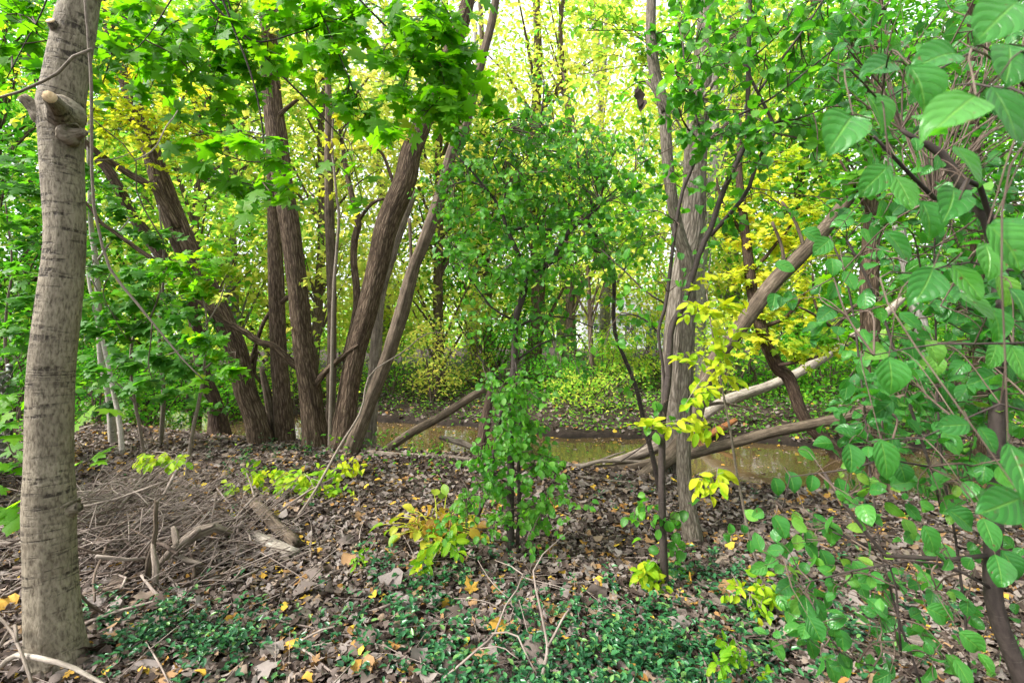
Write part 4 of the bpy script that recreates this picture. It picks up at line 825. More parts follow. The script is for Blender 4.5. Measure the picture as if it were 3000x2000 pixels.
for k_, (lab, x0, yb, d, blist, tone) in enumerate([
        ('spreading green maple filling the left edge behind the stout grey maple', 20, 1300, 5.6, [(40, 560), (20, 660), (70, 720), (30, 800), (60, 880), (20, 960), (60, 1050), (20, 1120), (100, 640), (110, 560), (260, 900), (60, 480), (20, 400), (250, 1010)], .4),
        ('bushy green understorey maple between the pale sapling and the leaning willow', 470, 1300, 6.2, [(420, 700), (480, 690), (520, 880), (440, 820), (380, 760), (560, 930), (500, 1010), (440, 1130), (520, 1150), (380, 1150), (330, 1130), (300, 1180), (600, 1180), (560, 1100), (650, 1050)], .45)]):
    dd = hit(x0, yb)
    pts = [(x0, yb, 16), (x0 + 8, yb - 150, 14), (x0 - 6, yb - 330, 11), (x0 + 10, yb - 520, 8), (x0 - 4, yb - 700, 5)]
    young('understorey_maple', lab, pts, dd, d, [], [(bx, by, d + R.uniform(-.5, .5), .34, 34, tone + R.uniform(-.2, .2)) for bx, by in blist], 'bark_sapling', 'maple', 'leaf_maple_deep', .13, 50, cat='tree')

# --- yellow-green seedlings and sprays
def seedling(label, pts, D0, D1, blobs, sz, name='seedling', mat='leaf_lime', kd='lance', stem='bark_sapling', limbs=()):
    root, sk_ = shrub(name, label, [(pts, D0, D1, 'stem')] + [(l, a, b, 'limb') for l, a, b in limbs], stem, cat='seedling', sides=8)
    blobs = [(a, b, c_, r * 1.35, int(n * 2.0) + 1, t_) for a, b, c_, r, n, t_ in blobs]
    q = sprays(root, sk_, blobs, sz * .82, UP * .6 + CAMW * .55, .35, np.array([0, -.1, -.45]), .45, 'twig_grey', .0016, 6, .7, .7)
    leaf_objects(root, kd, mat, *q)
seedling('leaning thin stem with lime green leaves in front of the willow feet', [(860, 1530, 9), (870, 1515, 9), (920, 1440, 8), (960, 1370, 8), (1000, 1295, 7), (1058, 1200, 6), (1085, 1096, 5), (1178, 1034, 4), (1254, 976, 3), (1344, 985, 2)], None, 4.7,
         [(880, 1400, 4.2, .16, 13, .5), (920, 1440, 4.2, .16, 13, .5), (960, 1400, 4.3, .15, 12, .5), (830, 1430, 4.2, .14, 12, .4), (980, 1450, 4.2, .12, 8, .3), (1000, 1370, 4.4, .14, 9, .9), (1040, 1370, 4.4, .1, 6, .9), (880, 1480, 4.1, .12, 9, .35)], .1)
seedling('low seedling with lime leaves spreading over the brush behind the rotten log', [(760, 1500, 7), (745, 1460, 7), (735, 1420, 6), (720, 1380, 4)], None, 4.2, [(690, 1440, 4.2, .16, 14, .5), (740, 1400, 4.2, .16, 14, .6), (790, 1380, 4.3, .13, 10, .6), (660, 1470, 4.1, .12, 9, .45), (770, 1440, 4.2, .12, 9, .5), (840, 1380, 4.3, .1, 7, .7)], .095)
seedling('drooping sprig of bright lime leaves above the brush pile', [(420, 1400, 5), (430, 1350, 5), (455, 1325, 4), (500, 1330, 3)], None, 4.1, [(460, 1335, 4.1, .1, 8, .6), (500, 1345, 4.1, .1, 8, .5), (440, 1360, 4.0, .08, 5, .6), (520, 1355, 4.0, .06, 4, .5)], .105)
seedling('small lime green seedling at the foot of the dark buckthorn sapling', [(1905, 1735, 5), (1905, 1700, 5), (1902, 1650, 4)], None, None, [(1890, 1660, 2.72, .07, 7, .5), (1915, 1640, 2.72, .06, 6, .5), (1905, 1690, 2.7, .07, 8, .4), (1925, 1700, 2.7, .05, 5, .5)], .085)
seedling('bright lime seedling on the litter left of the big-leaved shrub', [(2195, 1800, 5), (2200, 1760, 5), (2205, 1720, 4)], None, None, [(2180, 1720, 2.45, .09, 10, .5), (2215, 1700, 2.45, .08, 9, .5), (2240, 1750, 2.45, .08, 9, .4), (2195, 1765, 2.4, .08, 9, .4), (2260, 1720, 2.45, .07, 7, .45), (2230, 1780, 2.4, .06, 6, .3)], .062)
seedling('tall thin grey stem with golden lime leaves in front of the leaning dead trunk', [(2245, 1740, 9), (2200, 1580, 9), (2180, 1480, 9), (2165, 1400, 8), (2150, 1300, 8), (2130, 1180, 7), (2105, 1050, 6), (2080, 930, 5), (2070, 860, 4)], None, 2.55,
         [(2050, 900, 2.5, .13, 12, .75), (2110, 880, 2.5, .12, 11, .8), (2080, 830, 2.5, .08, 7, .8), (2120, 1010, 2.5, .14, 13, .75), (2160, 1000, 2.5, .11, 9, .7), (2050, 1040, 2.5, .1, 8, .7), (2110, 1080, 2.5, .12, 10, .7), (2060, 1140, 2.5, .11, 11, .65), (2030, 1170, 2.5, .07, 6, .6), (2040, 1260, 2.5, .07, 6, .8), (1990, 1245, 2.5, .08, 8, .8), (1910, 1255, 2.55, .09, 9, .75), (2080, 1270, 2.5, .07, 5, .75), (2050, 1395, 2.45, .07, 6, .75), (2100, 1400, 2.45, .07, 6, .75), (2090, 1430, 2.45, .05, 3, .75)], .085, limbs=[([(2170, 1420, 4), (2120, 1370, 3), (2040, 1390, 2)], 2.5, 2.45), ([(2140, 1260, 4), (2060, 1225, 3), (1950, 1235, 2), (1890, 1250, 2)], 2.5, 2.55), ([(2105, 1050, 4), (2050, 1120, 3), (2010, 1180, 2)], 2.5, 2.5), ([(2080, 930, 4), (2040, 900, 3), (2000, 880, 2)], 2.5, 2.5)])
seedling('sprig of bright green leaves beside the bottom of the periwinkle carpet', [(2130, 2010, 6), (2150, 1960, 5), (2160, 1930, 4)], None, None, [(2130, 1930, 1.9, .06, 6, .1), (2160, 1900, 1.9, .05, 5, .1), (2100, 1960, 1.9, .06, 6, .15), (2200, 1980, 1.9, .06, 6, .1)], .06)

# --- yellowing hosta clump and its neighbour sprig
hc = G(1275, 1585); hosta = empty('hosta_clump', hc, 'yellowing hosta clump with wilted brown stalks left of the middle buckthorn', 'plant')
stalks = []
for k in range(38):
    a = R.uniform(0, 6.28); ln = R.uniform(.22, .42); up = R.uniform(.35, 1.1)
    d = nrmz(np.array([math.cos(a), math.sin(a), up * 1.2])); b0 = hc + np.array([R.normal(0, .05), R.normal(0, .05), 0])
    b1 = b0 + d * ln * .65; b2 = b1 + nrmz(d * [1, 1, .25] + [0, 0, -.12]) * ln * .45
    path = spline(np.array([b0, b1, b2]), 8)
    V, Fs, bc = tube(path, np.linspace(.006, .003, 8), 6, seed=k); MB().add(V, Fs, bc, float(R.uniform(.3, .6))).build('stalk', 'leaf_hosta', hosta)
    f1 = frames(1, UP + .3 * CAMW + R.normal(0, .35, 3), 0, (b2 - b1) * [1, 1, .3] + [0, 0, -.25 * ln], 0)
    leaf_objects(hosta, 'near', 'leaf_hosta', b2[None], f1, np.array([R.uniform(.06, .12)]), np.array([np.clip(R.normal(.7, .28), 0, 1)]))
for k in range(46):   # withered hanging leaves
    a = R.uniform(0, 6.28); b0 = hc + np.array([math.cos(a) * R.uniform(.03, .2), math.sin(a) * R.uniform(.03, .2), R.uniform(.05, .2)])
    leaf_objects(hosta, 'dead', 'leaf_hosta', b0[None], frames(1, R.normal(0, 1, 3), 0, np.array([math.cos(a), math.sin(a), -1.6]), .2), np.array([R.uniform(.05, .10)]), np.array([R.uniform(0, .32)]), 'withered_leaf')
seedling('lime sprig with broad leaves right of the yellowing hosta', [(1270, 1660, 5), (1290, 1620, 4), (1320, 1590, 3)], None, None, [(1250, 1620, 2.85, .05, 3, .4), (1245, 1660, 2.8, .05, 3, .45), (1300, 1580, 2.9, .05, 5, .35), (1320, 1595, 2.85, .06, 5, .35)], .1)
seedling('tiny green seedling in the litter below the rotten log', [(1048, 1662, 4), (1048, 1640, 3), (1050, 1625, 3)], None, None, [(1050, 1630, 2.95, .05, 6, 0), (1040, 1640, 2.95, .03, 3, 0)], .05)

# a curled brown leaf caught on the sinuous tree's twig
mb = MB(); scatter(mb, 'dead', np.array([P(1873, 285, 3.3), P(1880, 300, 3.3), P(1867, 268, 3.3)]), frames(3, CAMW + R.normal(0, .3, 3), .3, np.array([0, 0, -1.0]), .2), np.array([.11, .09, .08]), np.array([.12, .1, .2]))
single('hanging_dead_leaf', mb, 'leaf_dead', 'curled brown dead leaf dangling left of the sinuous grey tree', 'leaf')
# ------------------------------------------------------------------ logs and dead wood
def log(label, rows, mat, sides=18, ridge=.06, seed=1, name='fallen_log', twigs=(), flat=1.0, cat='log', jagend=True):
    """a log whose rows are (px, py, D, width)"""
    path, rad = limb_path(rows)
    V, Fs, bc = tube(path, rad, sides, ridge, 5, seed, flat=flat)
    if jagend:      # splintered ends
        g = np.random.default_rng(seed); ax0 = nrmz(path[0] - path[1]); ax1 = nrmz(path[-1] - path[-2])
        V[:sides] += ax0 * g.uniform(-.2, 1.0, (sides, 1)) * rad[0]; V[-2 - sides:-2] += ax1 * g.uniform(-.2, 1.0, (sides, 1)) * rad[-1]
    mb = MB().add(V, Fs, bc, 0.0)
    for q, tp in enumerate(twigs):
        p2, r2 = limb_path(tp, 8); mb.add(*tube(p2, r2, 8, .05, 3, seed + q), 0.0)
    return single(name, mb, mat, label, cat)
def rowsD(pts, D0, D1): return T(pts, D0, D1)
def onpile(pts, lift): return [(x, y, hit(x, y) - lift - (l[0] if l else 0), w) for x, y, w, *l in pts]
log('thick leaning dead trunk slanting up to the right, its base on the near bank', rowsD([(1835, 1418, 30), (1880, 1398, 40), (1930, 1362, 44), (1975, 1322, 44), (2030, 1235, 42), (2045, 1186, 42), (2080, 1079, 44), (2112, 1030, 44), (2156, 975, 45), (2200, 915, 46), (2268, 825, 46), (2357, 737, 46), (2433, 650, 42), (2495, 568, 38), (2560, 480, 34), (2640, 370, 28), (2760, 200, 16)], 5.1, 6.0), 'dead_brown', 24, .05, 61,
    twigs=[rowsD([(2140, 990, 10), (2170, 980, 7), (2190, 975, 5)], 5.4, 5.3), rowsD([(2357, 735, 14), (2345, 690, 11), (2325, 640, 10), (2290, 590, 8)], 5.6, 5.6), rowsD([(2300, 790, 12), (2290, 720, 10), (2262, 650, 9)], 5.6, 5.5), rowsD([(2045, 1190, 16), (2120, 1180, 8), (2200, 1200, 4)], 5.3, 5.4)])
log('long weathered log lying along the water edge and rising to the right', rowsD([(1535, 1350, 20), (1580, 1360, 26), (1640, 1371, 28), (1720, 1378, 34), (1780, 1377, 34), (1850, 1368, 28), (1906, 1356, 27), (1960, 1345, 27), (2022, 1331, 30), (2090, 1312, 31), (2156, 1294, 31), (2268, 1264, 31), (2402, 1238, 30), (2491, 1216, 30), (2558, 1192, 28), (2625, 1172, 26), (2720, 1150, 22)], 5.5, 5.3), 'dead_brown', 24, .05, 62,
    twigs=[rowsD([(2440, 1250, 14), (2500, 1266, 10), (2545, 1282, 3)], 5.35, 5.3)])
log('thin crooked branch lying on top of the long weathered log', rowsD([(1590, 1358, 9), (1700, 1364, 13), (1730, 1357, 13), (1760, 1350, 12), (1820, 1349, 11), (1880, 1352, 10), (1925, 1338, 9)], 5.4, 5.45), 'dead_grey', 12, .05, 63, 'dead_branch', twigs=[rowsD([(1740, 1356, 8), (1790, 1335, 6), (1830, 1323, 4)], 5.45, 5.6)], cat='branch')
log('split grey trunk butt sloping into the water behind the crooked branch', rowsD([(1800, 1350, 22), (1850, 1337, 30), (1900, 1318, 36), (1940, 1298, 40), (1985, 1270, 36)], 6.0, 6.3), 'dead_grey', 22, .09, 64)
log('dark short log lying low under the long weathered log', rowsD([(1790, 1392, 14), (1850, 1398, 20), (1900, 1402, 18), (1960, 1405, 14)], 5.35, 5.3), 'dead_brown', 14, .06, 65)
for lab, pts, m_ in (('grey plank-like strip of wood nearest the water edge, upper of three', [(1668, 1398, 7), (1740, 1408, 10), (1800, 1416, 10), (1880, 1420, 8)], 'dead_grey'), ('brown strip of rotten wood on the bank, middle of three', [(1690, 1412, 6), (1770, 1424, 9), (1850, 1425, 12), (1915, 1424, 9)], 'dead_brown'), ('long grey strip of wood on the bank, lowest of three', [(1662, 1416, 5), (1740, 1430, 10), (1800, 1438, 11), (1870, 1444, 10), (1960, 1448, 7)], 'dead_grey')):
    log(lab, [(x, y - 6, hit(x, y), w) for x, y, w in pts], m_, 12, .08, int(R.integers(99)), 'wood_strip', flat=.7)
log('bleached whitish log climbing the far bank to the right', rowsD([(2038, 1236, 28), (2112, 1180, 32), (2179, 1154, 30), (2250, 1130, 28), (2340, 1090, 28), (2424, 1038, 28), (2513, 978, 26), (2594, 918, 24), (2640, 878, 20)], 9.2, 9.6), 'dead_pale', 20, .05, 66)
log('short orange splintered log end on the far bank', rowsD([(2020, 1300, 16), (2060, 1282, 22), (2110, 1255, 20), (2155, 1229, 12)], 8.7, 8.9), 'dead_red', 16, .09, 67)
log('smooth brown pole slanting up from the bank over the creek', rowsD([(1095, 1342, 22), (1130, 1318, 25), (1200, 1270, 26), (1290, 1221, 25), (1380, 1163, 23), (1418, 1139, 18)], 6.5, 6.6), 'dead_brown', 18, .03, 68)
log('short broken pale branch dipping into the creek below the slanting pole', rowsD([(1292, 1282, 12), (1339, 1293, 20), (1370, 1304, 18), (1392, 1318, 12)], 7.1, 6.9), 'dead_grey', 14, .06, 69)
log('long thin log lying along the near bank in front of the willows', [(x, y - 5, hit(x, y), w) for x, y, w in [(1060, 1322, 14), (1130, 1335, 16), (1220, 1340, 15), (1310, 1344, 14), (1400, 1352, 10)]], 'dead_grey', 14, .05, 70)
log('low half buried log behind the middle buckthorn', [(x, y - 7, hit(x, y), w) for x, y, w in [(1370, 1372, 14), (1420, 1364, 17), (1480, 1372, 16), (1540, 1378, 12)]], 'dead_grey', 14, .06, 71)
log('brown log lying across the litter in front of the willow feet', [(x, y - 6, hit(x, y), w) for x, y, w in [(640, 1362, 10), (720, 1358, 13), (800, 1354, 14), (870, 1352, 9)]], 'dead_brown', 14, .05, 72)
log('dark rotten log with flaking bark slanting down the brush pile', onpile([(738, 1470, 34), (775, 1505, 38), (815, 1545, 38), (868, 1592, 34)], 0.1), 'dead_brown', 20, .07, 73)
log('crumbly pale rotten log on the litter below the brush', onpile([(752, 1572, 30), (790, 1592, 36), (830, 1608, 36), (868, 1620, 26)], 0.08), 'dead_pale', 20, .09, 74)
log('white sawn birch billet beside the stout grey maple', onpile([(205, 1565, 44), (240, 1575, 46), (276, 1592, 44)], 0.12), 'dead_pale', 20, .03, 75, 'cut_log', jagend=False)
log('gnarled grey root stock sticking out of the brush pile', [(466, 1655, 2.72, 20), (482, 1640, 2.74, 30), (500, 1618, 2.78, 27), (520, 1604, 2.8, 36), (540, 1584, 2.84, 30), (562, 1572, 2.86, 40), (580, 1558, 2.88, 34), (605, 1556, 2.9, 38), (630, 1543, 2.95, 26), (655, 1552, 2.98, 24), (675, 1562, 3.0, 12)], 'dead_grey', 24, .15, 76, 'driftwood', twigs=[[(560, 1570, 2.85, 20), (578, 1555, 2.78, 18), (580, 1552, 2.73, 18)], [(575, 1556, 2.85, 12), (610, 1545, 2.82, 12), (628, 1538, 2.8, 11)], [(520, 1600, 2.8, 26), (512, 1560, 2.85, 22), (508, 1545, 2.9, 14)], [(505, 1620, 2.8, 24), (545, 1640, 2.8, 20), (590, 1650, 2.8, 12)]])
log('upright broken stake poking out of the brush pile', [(432, 1690, 2.62, 20), (436, 1640, 2.64, 18), (448, 1600, 2.66, 15), (456, 1550, 2.68, 14), (455, 1500, 2.7, 13), (458, 1470, 2.7, 14)], 'dead_brown', 14, .10, 77, 'stake', cat='branch')
log('pale split stake leaning beside the upright one in the brush pile', [(456, 1710, 2.56, 18), (458, 1660, 2.6, 22), (450, 1620, 2.63, 16), (446, 1590, 2.66, 8)], 'dead_grey', 14, .12, 78, 'stake', cat='branch')
log('white peeled stick lying at the front of the stout grey maple', [(-30, 1985, 2.0, 20), (30, 1925, 2.0, 20), (60, 1918, 1.97, 19), (130, 1930, 1.92, 18), (200, 1948, 1.9, 16), (240, 1968, 1.9, 15), (300, 2000, 1.88, 12), (360, 2040, 1.85, 8)], 'dead_pale', 14, .03, 79, 'peeled_stick', cat='branch')
log('dark forked dead stick leaning at the lower left corner', [(100, 2030, 1.85, 10), (80, 1960, 1.9, 12), (50, 1880, 1.95, 11), (20, 1830, 2.0, 10), (-20, 1790, 2.05, 9)], 'dead_grey', 10, .04, 80, 'dead_branch', twigs=[[(50, 1880, 1.95, 9), (40, 1830, 2.0, 12), (0, 1890, 2.0, 12), (-40, 1960, 2.0, 12)]], cat='branch')
log('mossy brown snag with a vine-wrapped foot at the water edge behind the middle buckthorn', [(1402, 1372, 5.9, 34), (1408, 1330, 5.9, 42), (1416, 1280, 5.9, 36), (1424, 1220, 5.95, 28), (1440, 1140, 6.0, 20)], 'bark_willow_dark', 18, .08, 81, 'snag', cat='stump')

# dark blue-grey board among the sticks
b0, b1 = P(288, 1592, hit(288, 1592) - .16), P(340, 1508, hit(340, 1508) - .22); ax = b1 - b0; L = np.linalg.norm(ax); ax /= L
sd = nrmz(np.cross(ax, UP)); nr = np.cross(sd, ax)
def boxm(c0, ex, ey, ez, L, w, h):
    s = np.array([[0, -1, 0], [1, -1, 0], [1, 1, 0], [0, 1, 0], [0, -1, 1], [1, -1, 1], [1, 1, 1], [0, 1, 1]], float)
    V = c0 + s[:, :1] * L * ex + s[:, 1:2] * w / 2 * ey + s[:, 2:] * h * ez
    return V, [np.array([[0, 3, 2, 1], [4, 5, 6, 7], [0, 1, 5, 4], [1, 2, 6, 5], [2, 3, 7, 6], [3, 0, 4, 7]])], s * [L, w, h]
V, Fs, bc = boxm(b0, ax, sd, nr, L, .10, .03)
single('old_board', MB().add(V, Fs, bc[:, [1, 2, 0]], 0.0), 'board_blue', 'dark blue-grey board end among the sticks beside the birch billet', 'board', smooth=False)

# ------------------------------------------------------------------ sticks: the brush pile, then strewn twigs
def stick_geo(c, d, L, r, bend, g, sides=5, n=5):
    s = np.linspace(-.5, .5, n)[:, None]; side = nrmz(np.cross(d, g.normal(0, 1, 3)))
    path = c + d * s * L + side * (bend * L * (.25 - s ** 2)) + g.normal(0, .012 * L, (n, 3)) * .4
    return path, np.linspace(r, r * .5, n)
def pile_stick(g):
    while True:
        px, py = g.uniform(-80, 950), g.uniform(1350, 1830)
        w = np.exp(-((px - 330) / 360) ** 2 - ((py - 1570) / 150) ** 2)
        if g.uniform() < w: break
    p = G(px, py); hgt = .05 + .36 * np.exp(-((px - 360) / 260) ** 2 - ((py - 1600) / 110) ** 2)
    p[2] += g.uniform(0, hgt) ** 1.0
    m_ = .5 + .9 * wob(p[0] * 2.0, p[1] * 2.0, 1.5)
    if g.uniform() < .33: d = nrmz([g.normal(.85, .3), g.normal(.1, .5), g.normal(.15 + .4 * m_, .3)])
    elif px > 300 and g.uniform() < .28: d = nrmz([g.normal(.75, .12), g.normal(.05, .2), g.normal(.62, .12)]); return p + [0, 0, .1], d, g.uniform(.5, 1.0), .0028, g.normal(0, .06)
    else: d = nrmz([g.normal(0, 1), g.normal(0, .8), g.normal(.1, .32)])
    return p, d, g.uniform(.22, .9), g.choice([.0028, .0038, .005, .0075, .012], p=[.24, .26, .22, .17, .11]), g.normal(0, .32)
g = np.random.default_rng(5); rest = MB()
LM = [('the stout grey maple', 120, 1600), ('the white birch billet', 255, 1590), ('the dark board', 320, 1550), ('the upright stake', 455, 1560), ('the gnarled root stock', 570, 1600), ('the rotten logs', 760, 1560), ('the back of the heap', 420, 1430), ('the front of the heap', 400, 1740), ('the left edge', -20, 1650)]
pile = sorted((pile_stick(g) for k in range(900)), key=lambda s_: -s_[2] * s_[3]); said = set()
for k, (c, d, L, r, bd) in enumerate(pile):
    path, rad = stick_geo(c, d, L, r, bd, g)
    geo = tube(path, rad, 5, seed=k)
    if g.uniform() < .45:      # a side twig still on it
        s_ = path[2]; e_ = s_ + nrmz(d + g.normal(0, .7, 3)) * L * g.uniform(.2, .45); V2_, F2_, b2_ = tube(np.array([s_, (s_ + e_) / 2 + g.normal(0, .02 * L, 3), e_]), [r * .6, r * .5, r * .3], 5, seed=k)
        n0 = len(geo[0]); geo = (np.vstack([geo[0], V2_]), geo[1] + [f_ + n0 for f_ in F2_], np.vstack([geo[2], b2_]))
    tone = float(g.choice([0.0, .25, .6, .95])); grey = g.uniform() < .55
    x_, y_ = 1500 + c[0] / c[1] * F, 1000 + (EYE - c[2]) / c[1] * F
    lm = min(LM, key=lambda q_: (q_[1] - x_) ** 2 + (q_[2] - y_) ** 2)[0]
    look = ('hair-thin', 'thin', 'finger-thin', 'stout', 'thick')[[.0028, .0038, .005, .0075, .012].index(r)]; hue = ('pale grey' if tone < .5 else 'dull grey') if grey else ('light brown' if tone < .5 else 'dark brown')
    lie = 'steep' if abs(d[2]) > .45 else ('slanting' if abs(d[2]) > .2 else 'flat-lying')
    lab = f'{look} {hue} {"long" if L > .7 else ("middling" if L > .45 else "short")} {lie} stick in brush pile by {lm}'
    if lab not in said and len(said) < 290 and -20 < x_:
        said.add(lab); single('stick', MB().add(*geo, tone), 'twig_grey' if grey else 'twig_brown', lab, 'stick', 'sticks of the brush pile')
    else: rest.add(*geo, tone)
tag(single('brush_debris', rest, 'twig_grey', 'tangle of fine grey and brown twigs heaped in the brush pile', 'twigs'), kind='stuff')
for lab, pts, m_ in (('long brown rod laid across the top of the brush pile', [(225, 1560, 9, .25), (300, 1532, 10, .25), (380, 1512, 9, .25), (440, 1490, 8, .25), (500, 1450, 6, .2), (560, 1425, 4, .1)], 'twig_brown'), ('dark thin branch curving down through the brush pile', [(278, 1760, 8, .1), (275, 1690, 9, .2), (300, 1630, 10, .3), (330, 1570, 9, .3), (390, 1540, 7, .25)], 'twig_brown'),
                     ('straight grey rod slanting across the front of the brush pile', [(415, 1685, 9, .2), (450, 1730, 11, .1), (480, 1755, 10, .03)], 'twig_grey'), ('brown rod lying up the slope below the rotten logs', [(590, 1780, 9), (640, 1720, 10), (690, 1640, 7)], 'twig_brown'), ('long thin twig lying level across the brush pile front', [(230, 1742, 5, .1), (330, 1725, 6, .1), (450, 1722, 4, .1)], 'twig_brown'),
                     ('pale bent stick on the litter below the crumbly log', [(800, 1690, 9), (850, 1675, 11), (890, 1662, 11), (930, 1680, 9)], 'twig_grey'), ('pale dead branch lying at the foot of the stout grey maple', [(240, 1800, 11), (290, 1815, 12), (330, 1835, 10), (370, 1855, 6)], 'twig_grey'),
                     ('upright thin pale twig in front of the periwinkle at lower left', [(500, 2010, 5, .02), (465, 1940, 6, .06), (428, 1880, 4, .1)], 'twig_grey')):
    log(lab, onpile(pts, .03), m_, 8, .04, int(R.integers(999)), 'dead_branch', cat='branch')
# branching dead twigs standing in the periwinkle
def forked(label, segs, m_):
    mb = MB()
    for q, s in enumerate(segs): path, rad = limb_path(s); mb.add(*tube(jag(path, rad, .002, q + 3), rad, 7, .03, 3, q + 5), float(R.uniform(0, .4)))
    single('dead_branch', mb, m_, label, 'branch')
forked('tall forked dead twig standing in the periwinkle at the bottom', [[(1590, 1975, 1.95, 14), (1605, 1900, 2.0, 11), (1600, 1870, 2.02, 8), (1585, 1790, 2.1, 8), (1567, 1700, 2.2, 6), (1572, 1640, 2.3, 5), (1660, 1560, 2.45, 3)], [(1605, 1895, 2.0, 9), (1640, 1830, 2.0, 7), (1668, 1783, 2.05, 6)]], 'twig_grey')
forked('many-branched dead twig sprawling over the periwinkle left of the tall forked twig', [[(1300, 1985, 1.95, 8), (1400, 1900, 2.0, 9), (1450, 1850, 2.1, 7), (1480, 1770, 2.2, 6), (1530, 1680, 2.4, 4), (1450, 1640, 2.6, 3)], [(1440, 1855, 2.05, 6), (1510, 1855, 2.05, 6), (1540, 1910, 2.0, 6), (1572, 1970, 1.95, 5)], [(1475, 1790, 2.2, 4), (1420, 1760, 2.2, 3), (1330, 1752, 2.2, 3)], [(1400, 1900, 2.0, 4), (1470, 1895, 2.0, 4), (1520, 1930, 1.95, 2)], [(1530, 1690, 2.4, 4), (1610, 1710, 2.35, 3), (1680, 1730, 2.3, 2)], [(1490, 1750, 2.25, 4), (1440, 1700, 2.35, 3), (1400, 1640, 2.5, 2)]], 'twig_grey')
forked('bare pale stick lying in the litter at bottom left of centre', [[(1000, 1815, 2.5, 9), (1070, 1795, 2.5, 11), (1145, 1768, 2.5, 8)]], 'twig_grey')
forked('crooked pale twig among dead leaves at the bottom', [[(850, 1890, 2.2, 8), (900, 1905, 2.15, 9), (960, 1960, 2.05, 8), (1010, 1990, 2.0, 6)], [(860, 1890, 2.2, 7), (930, 1850, 2.25, 8), (1000, 1830, 2.3, 6)]], 'twig_grey')
mb = MB(); g = np.random.default_rng(8)
for k in range(1500):
    D_ = g.uniform(1.6, 8.0) if k < 1200 else g.uniform(9, 13); x = g.uniform(-1.2, 1.2) * D_
    z = float(terrain(x, D_))
    if z < WATER + .1: continue
    d = nrmz([g.normal(0, 1), g.normal(0, 1), g.normal(0, .12)]); L = g.uniform(.12, .6); r = g.choice([.0018, .0028, .004, .007], p=[.4, .35, .2, .05])
    path, rad = stick_geo(np.array([x, D_, z + .02 + g.uniform(0, .03)]), d, L, r, g.normal(0, .2), g); mb.add(*tube(path, rad, 4, seed=k, caps=False), float(g.uniform(0, .7)))
tag(single('twig_litter', mb, 'twig_grey', 'thin twigs strewn through the leaf litter of both banks', 'twigs'), kind='stuff')
# ------------------------------------------------------------------ leaf litter, periwinkle, low plants
g = np.random.default_rng(21)
def litter(n, y0, y1, size, lift=.03, power=1.0):
    y = y0 + (y1 - y0) * g.uniform(0, 1, n) ** power; x = g.uniform(-1, 1, n) * (1.2 * y + .4)
    z = terrain(x, y); k = z > WATER + .07
    p = np.column_stack([x, y, z])[k]; m = len(p)
    p[:, 2] += g.uniform(.004, lift, m)
    e = .12; gxn = (terrain(p[:, 0] + e, p[:, 1]) - terrain(p[:, 0] - e, p[:, 1])) / (2 * e); gyn = (terrain(p[:, 0], p[:, 1] + e) - terrain(p[:, 0], p[:, 1] - e)) / (2 * e)
    nm = np.column_stack([-gxn, -gyn, np.ones(m)])
    fr = frames(m, nm, .42, g.normal(0, 1, (m, 3)) * [1, 1, .1], .01, g)
    lv = np.clip(g.beta(1.5, 1.5, m) * .80, 0, 1); y2 = g.uniform(0, 1, m) < .085; lv[y2] = g.uniform(.76, 1, y2.sum())
    return p, fr, size * g.uniform(.4, 1.6, m), lv
mb = MB()
for n, a, b, s, lf in ((46000, 1.3, 4.2, .042, .045), (34000, 4.0, 8.4, .055, .05), (14000, 8.6, 18, .085, .05)):
    p, fr, sz, lv = litter(n, a, b, s, lf); scatter(mb, 'dead', p, fr, sz, lv)
o = mb.build('leaf_litter', 'leaf_dead', ground); o['kind'] = 'stuff'; o['label'] = 'carpet of curled grey-brown fallen leaves'
p, fr, sz, lv = litter(300, 1.7, 3.9, .078, .05); p[:, 2] += .02; lv = np.clip(lv + .08, 0, 1)
leaf_objects(ground, 'dead', 'leaf_dead', p[:220], fr[:220], sz[:220], lv[:220], 'fallen_leaf')
leaf_objects(ground, 'deadmaple', 'leaf_dead', p[220:], fr[220:], sz[220:] * .9, lv[220:], 'fallen_leaf')
big = [(280, 1778, .15, .6), (332, 1800, .12, .62), (345, 1725, .11, .66), (2305, 1660, .15, .58), (1620, 1825, .15, .78), (2140, 1760, .13, .86), (1330, 1830, .12, .3), (1160, 1720, .14, .55), (850, 1850, .13, .2), (780, 1990, .14, .5), (430, 1985, .13, .55), (1080, 1975, .11, .8), (1410, 1960, .12, .75), (2320, 1900, .12, .72), (2700, 1900, .13, .4), (2000, 1860, .11, .5), (1560, 1945, .13, .45), (1230, 1960, .12, .6), (20, 1790, .12, .99), (920, 1700, .12, .45)]
for x_, y_, s_, l_ in big:
    leaf_objects(ground, 'dead', 'leaf_dead', G(x_, y_, .05)[None], frames(1, UP + CAMW * .5, .3, g.normal(0, 1, 3) * [1, .5, .2], .1, g), np.array([s_]), np.array([l_]), 'fallen_leaf')
# leaves afloat
n = 700; x = g.uniform(-9, 9, n); f_ = g.beta(.6, 1.0, n); yn_ = np.interp(x, XN, YN); yf_ = np.interp(x, XF, YF); y = yf_ + (yn_ - yf_) * f_
p = np.column_stack([x, y, np.full(n, WATER + .006)]); mb = MB()
scatter(mb, 'dead', p, frames(n, UP, .05, g.normal(0, 1, (n, 3)) * [1, 1, 0], .01, g), .07 * g.uniform(.4, 1.1, n), g.uniform(.4, 1, n))
tag(single('floating_leaves', mb, 'leaf_dead', 'small pale dead leaves afloat on the creek', 'leaves'), kind='stuff')

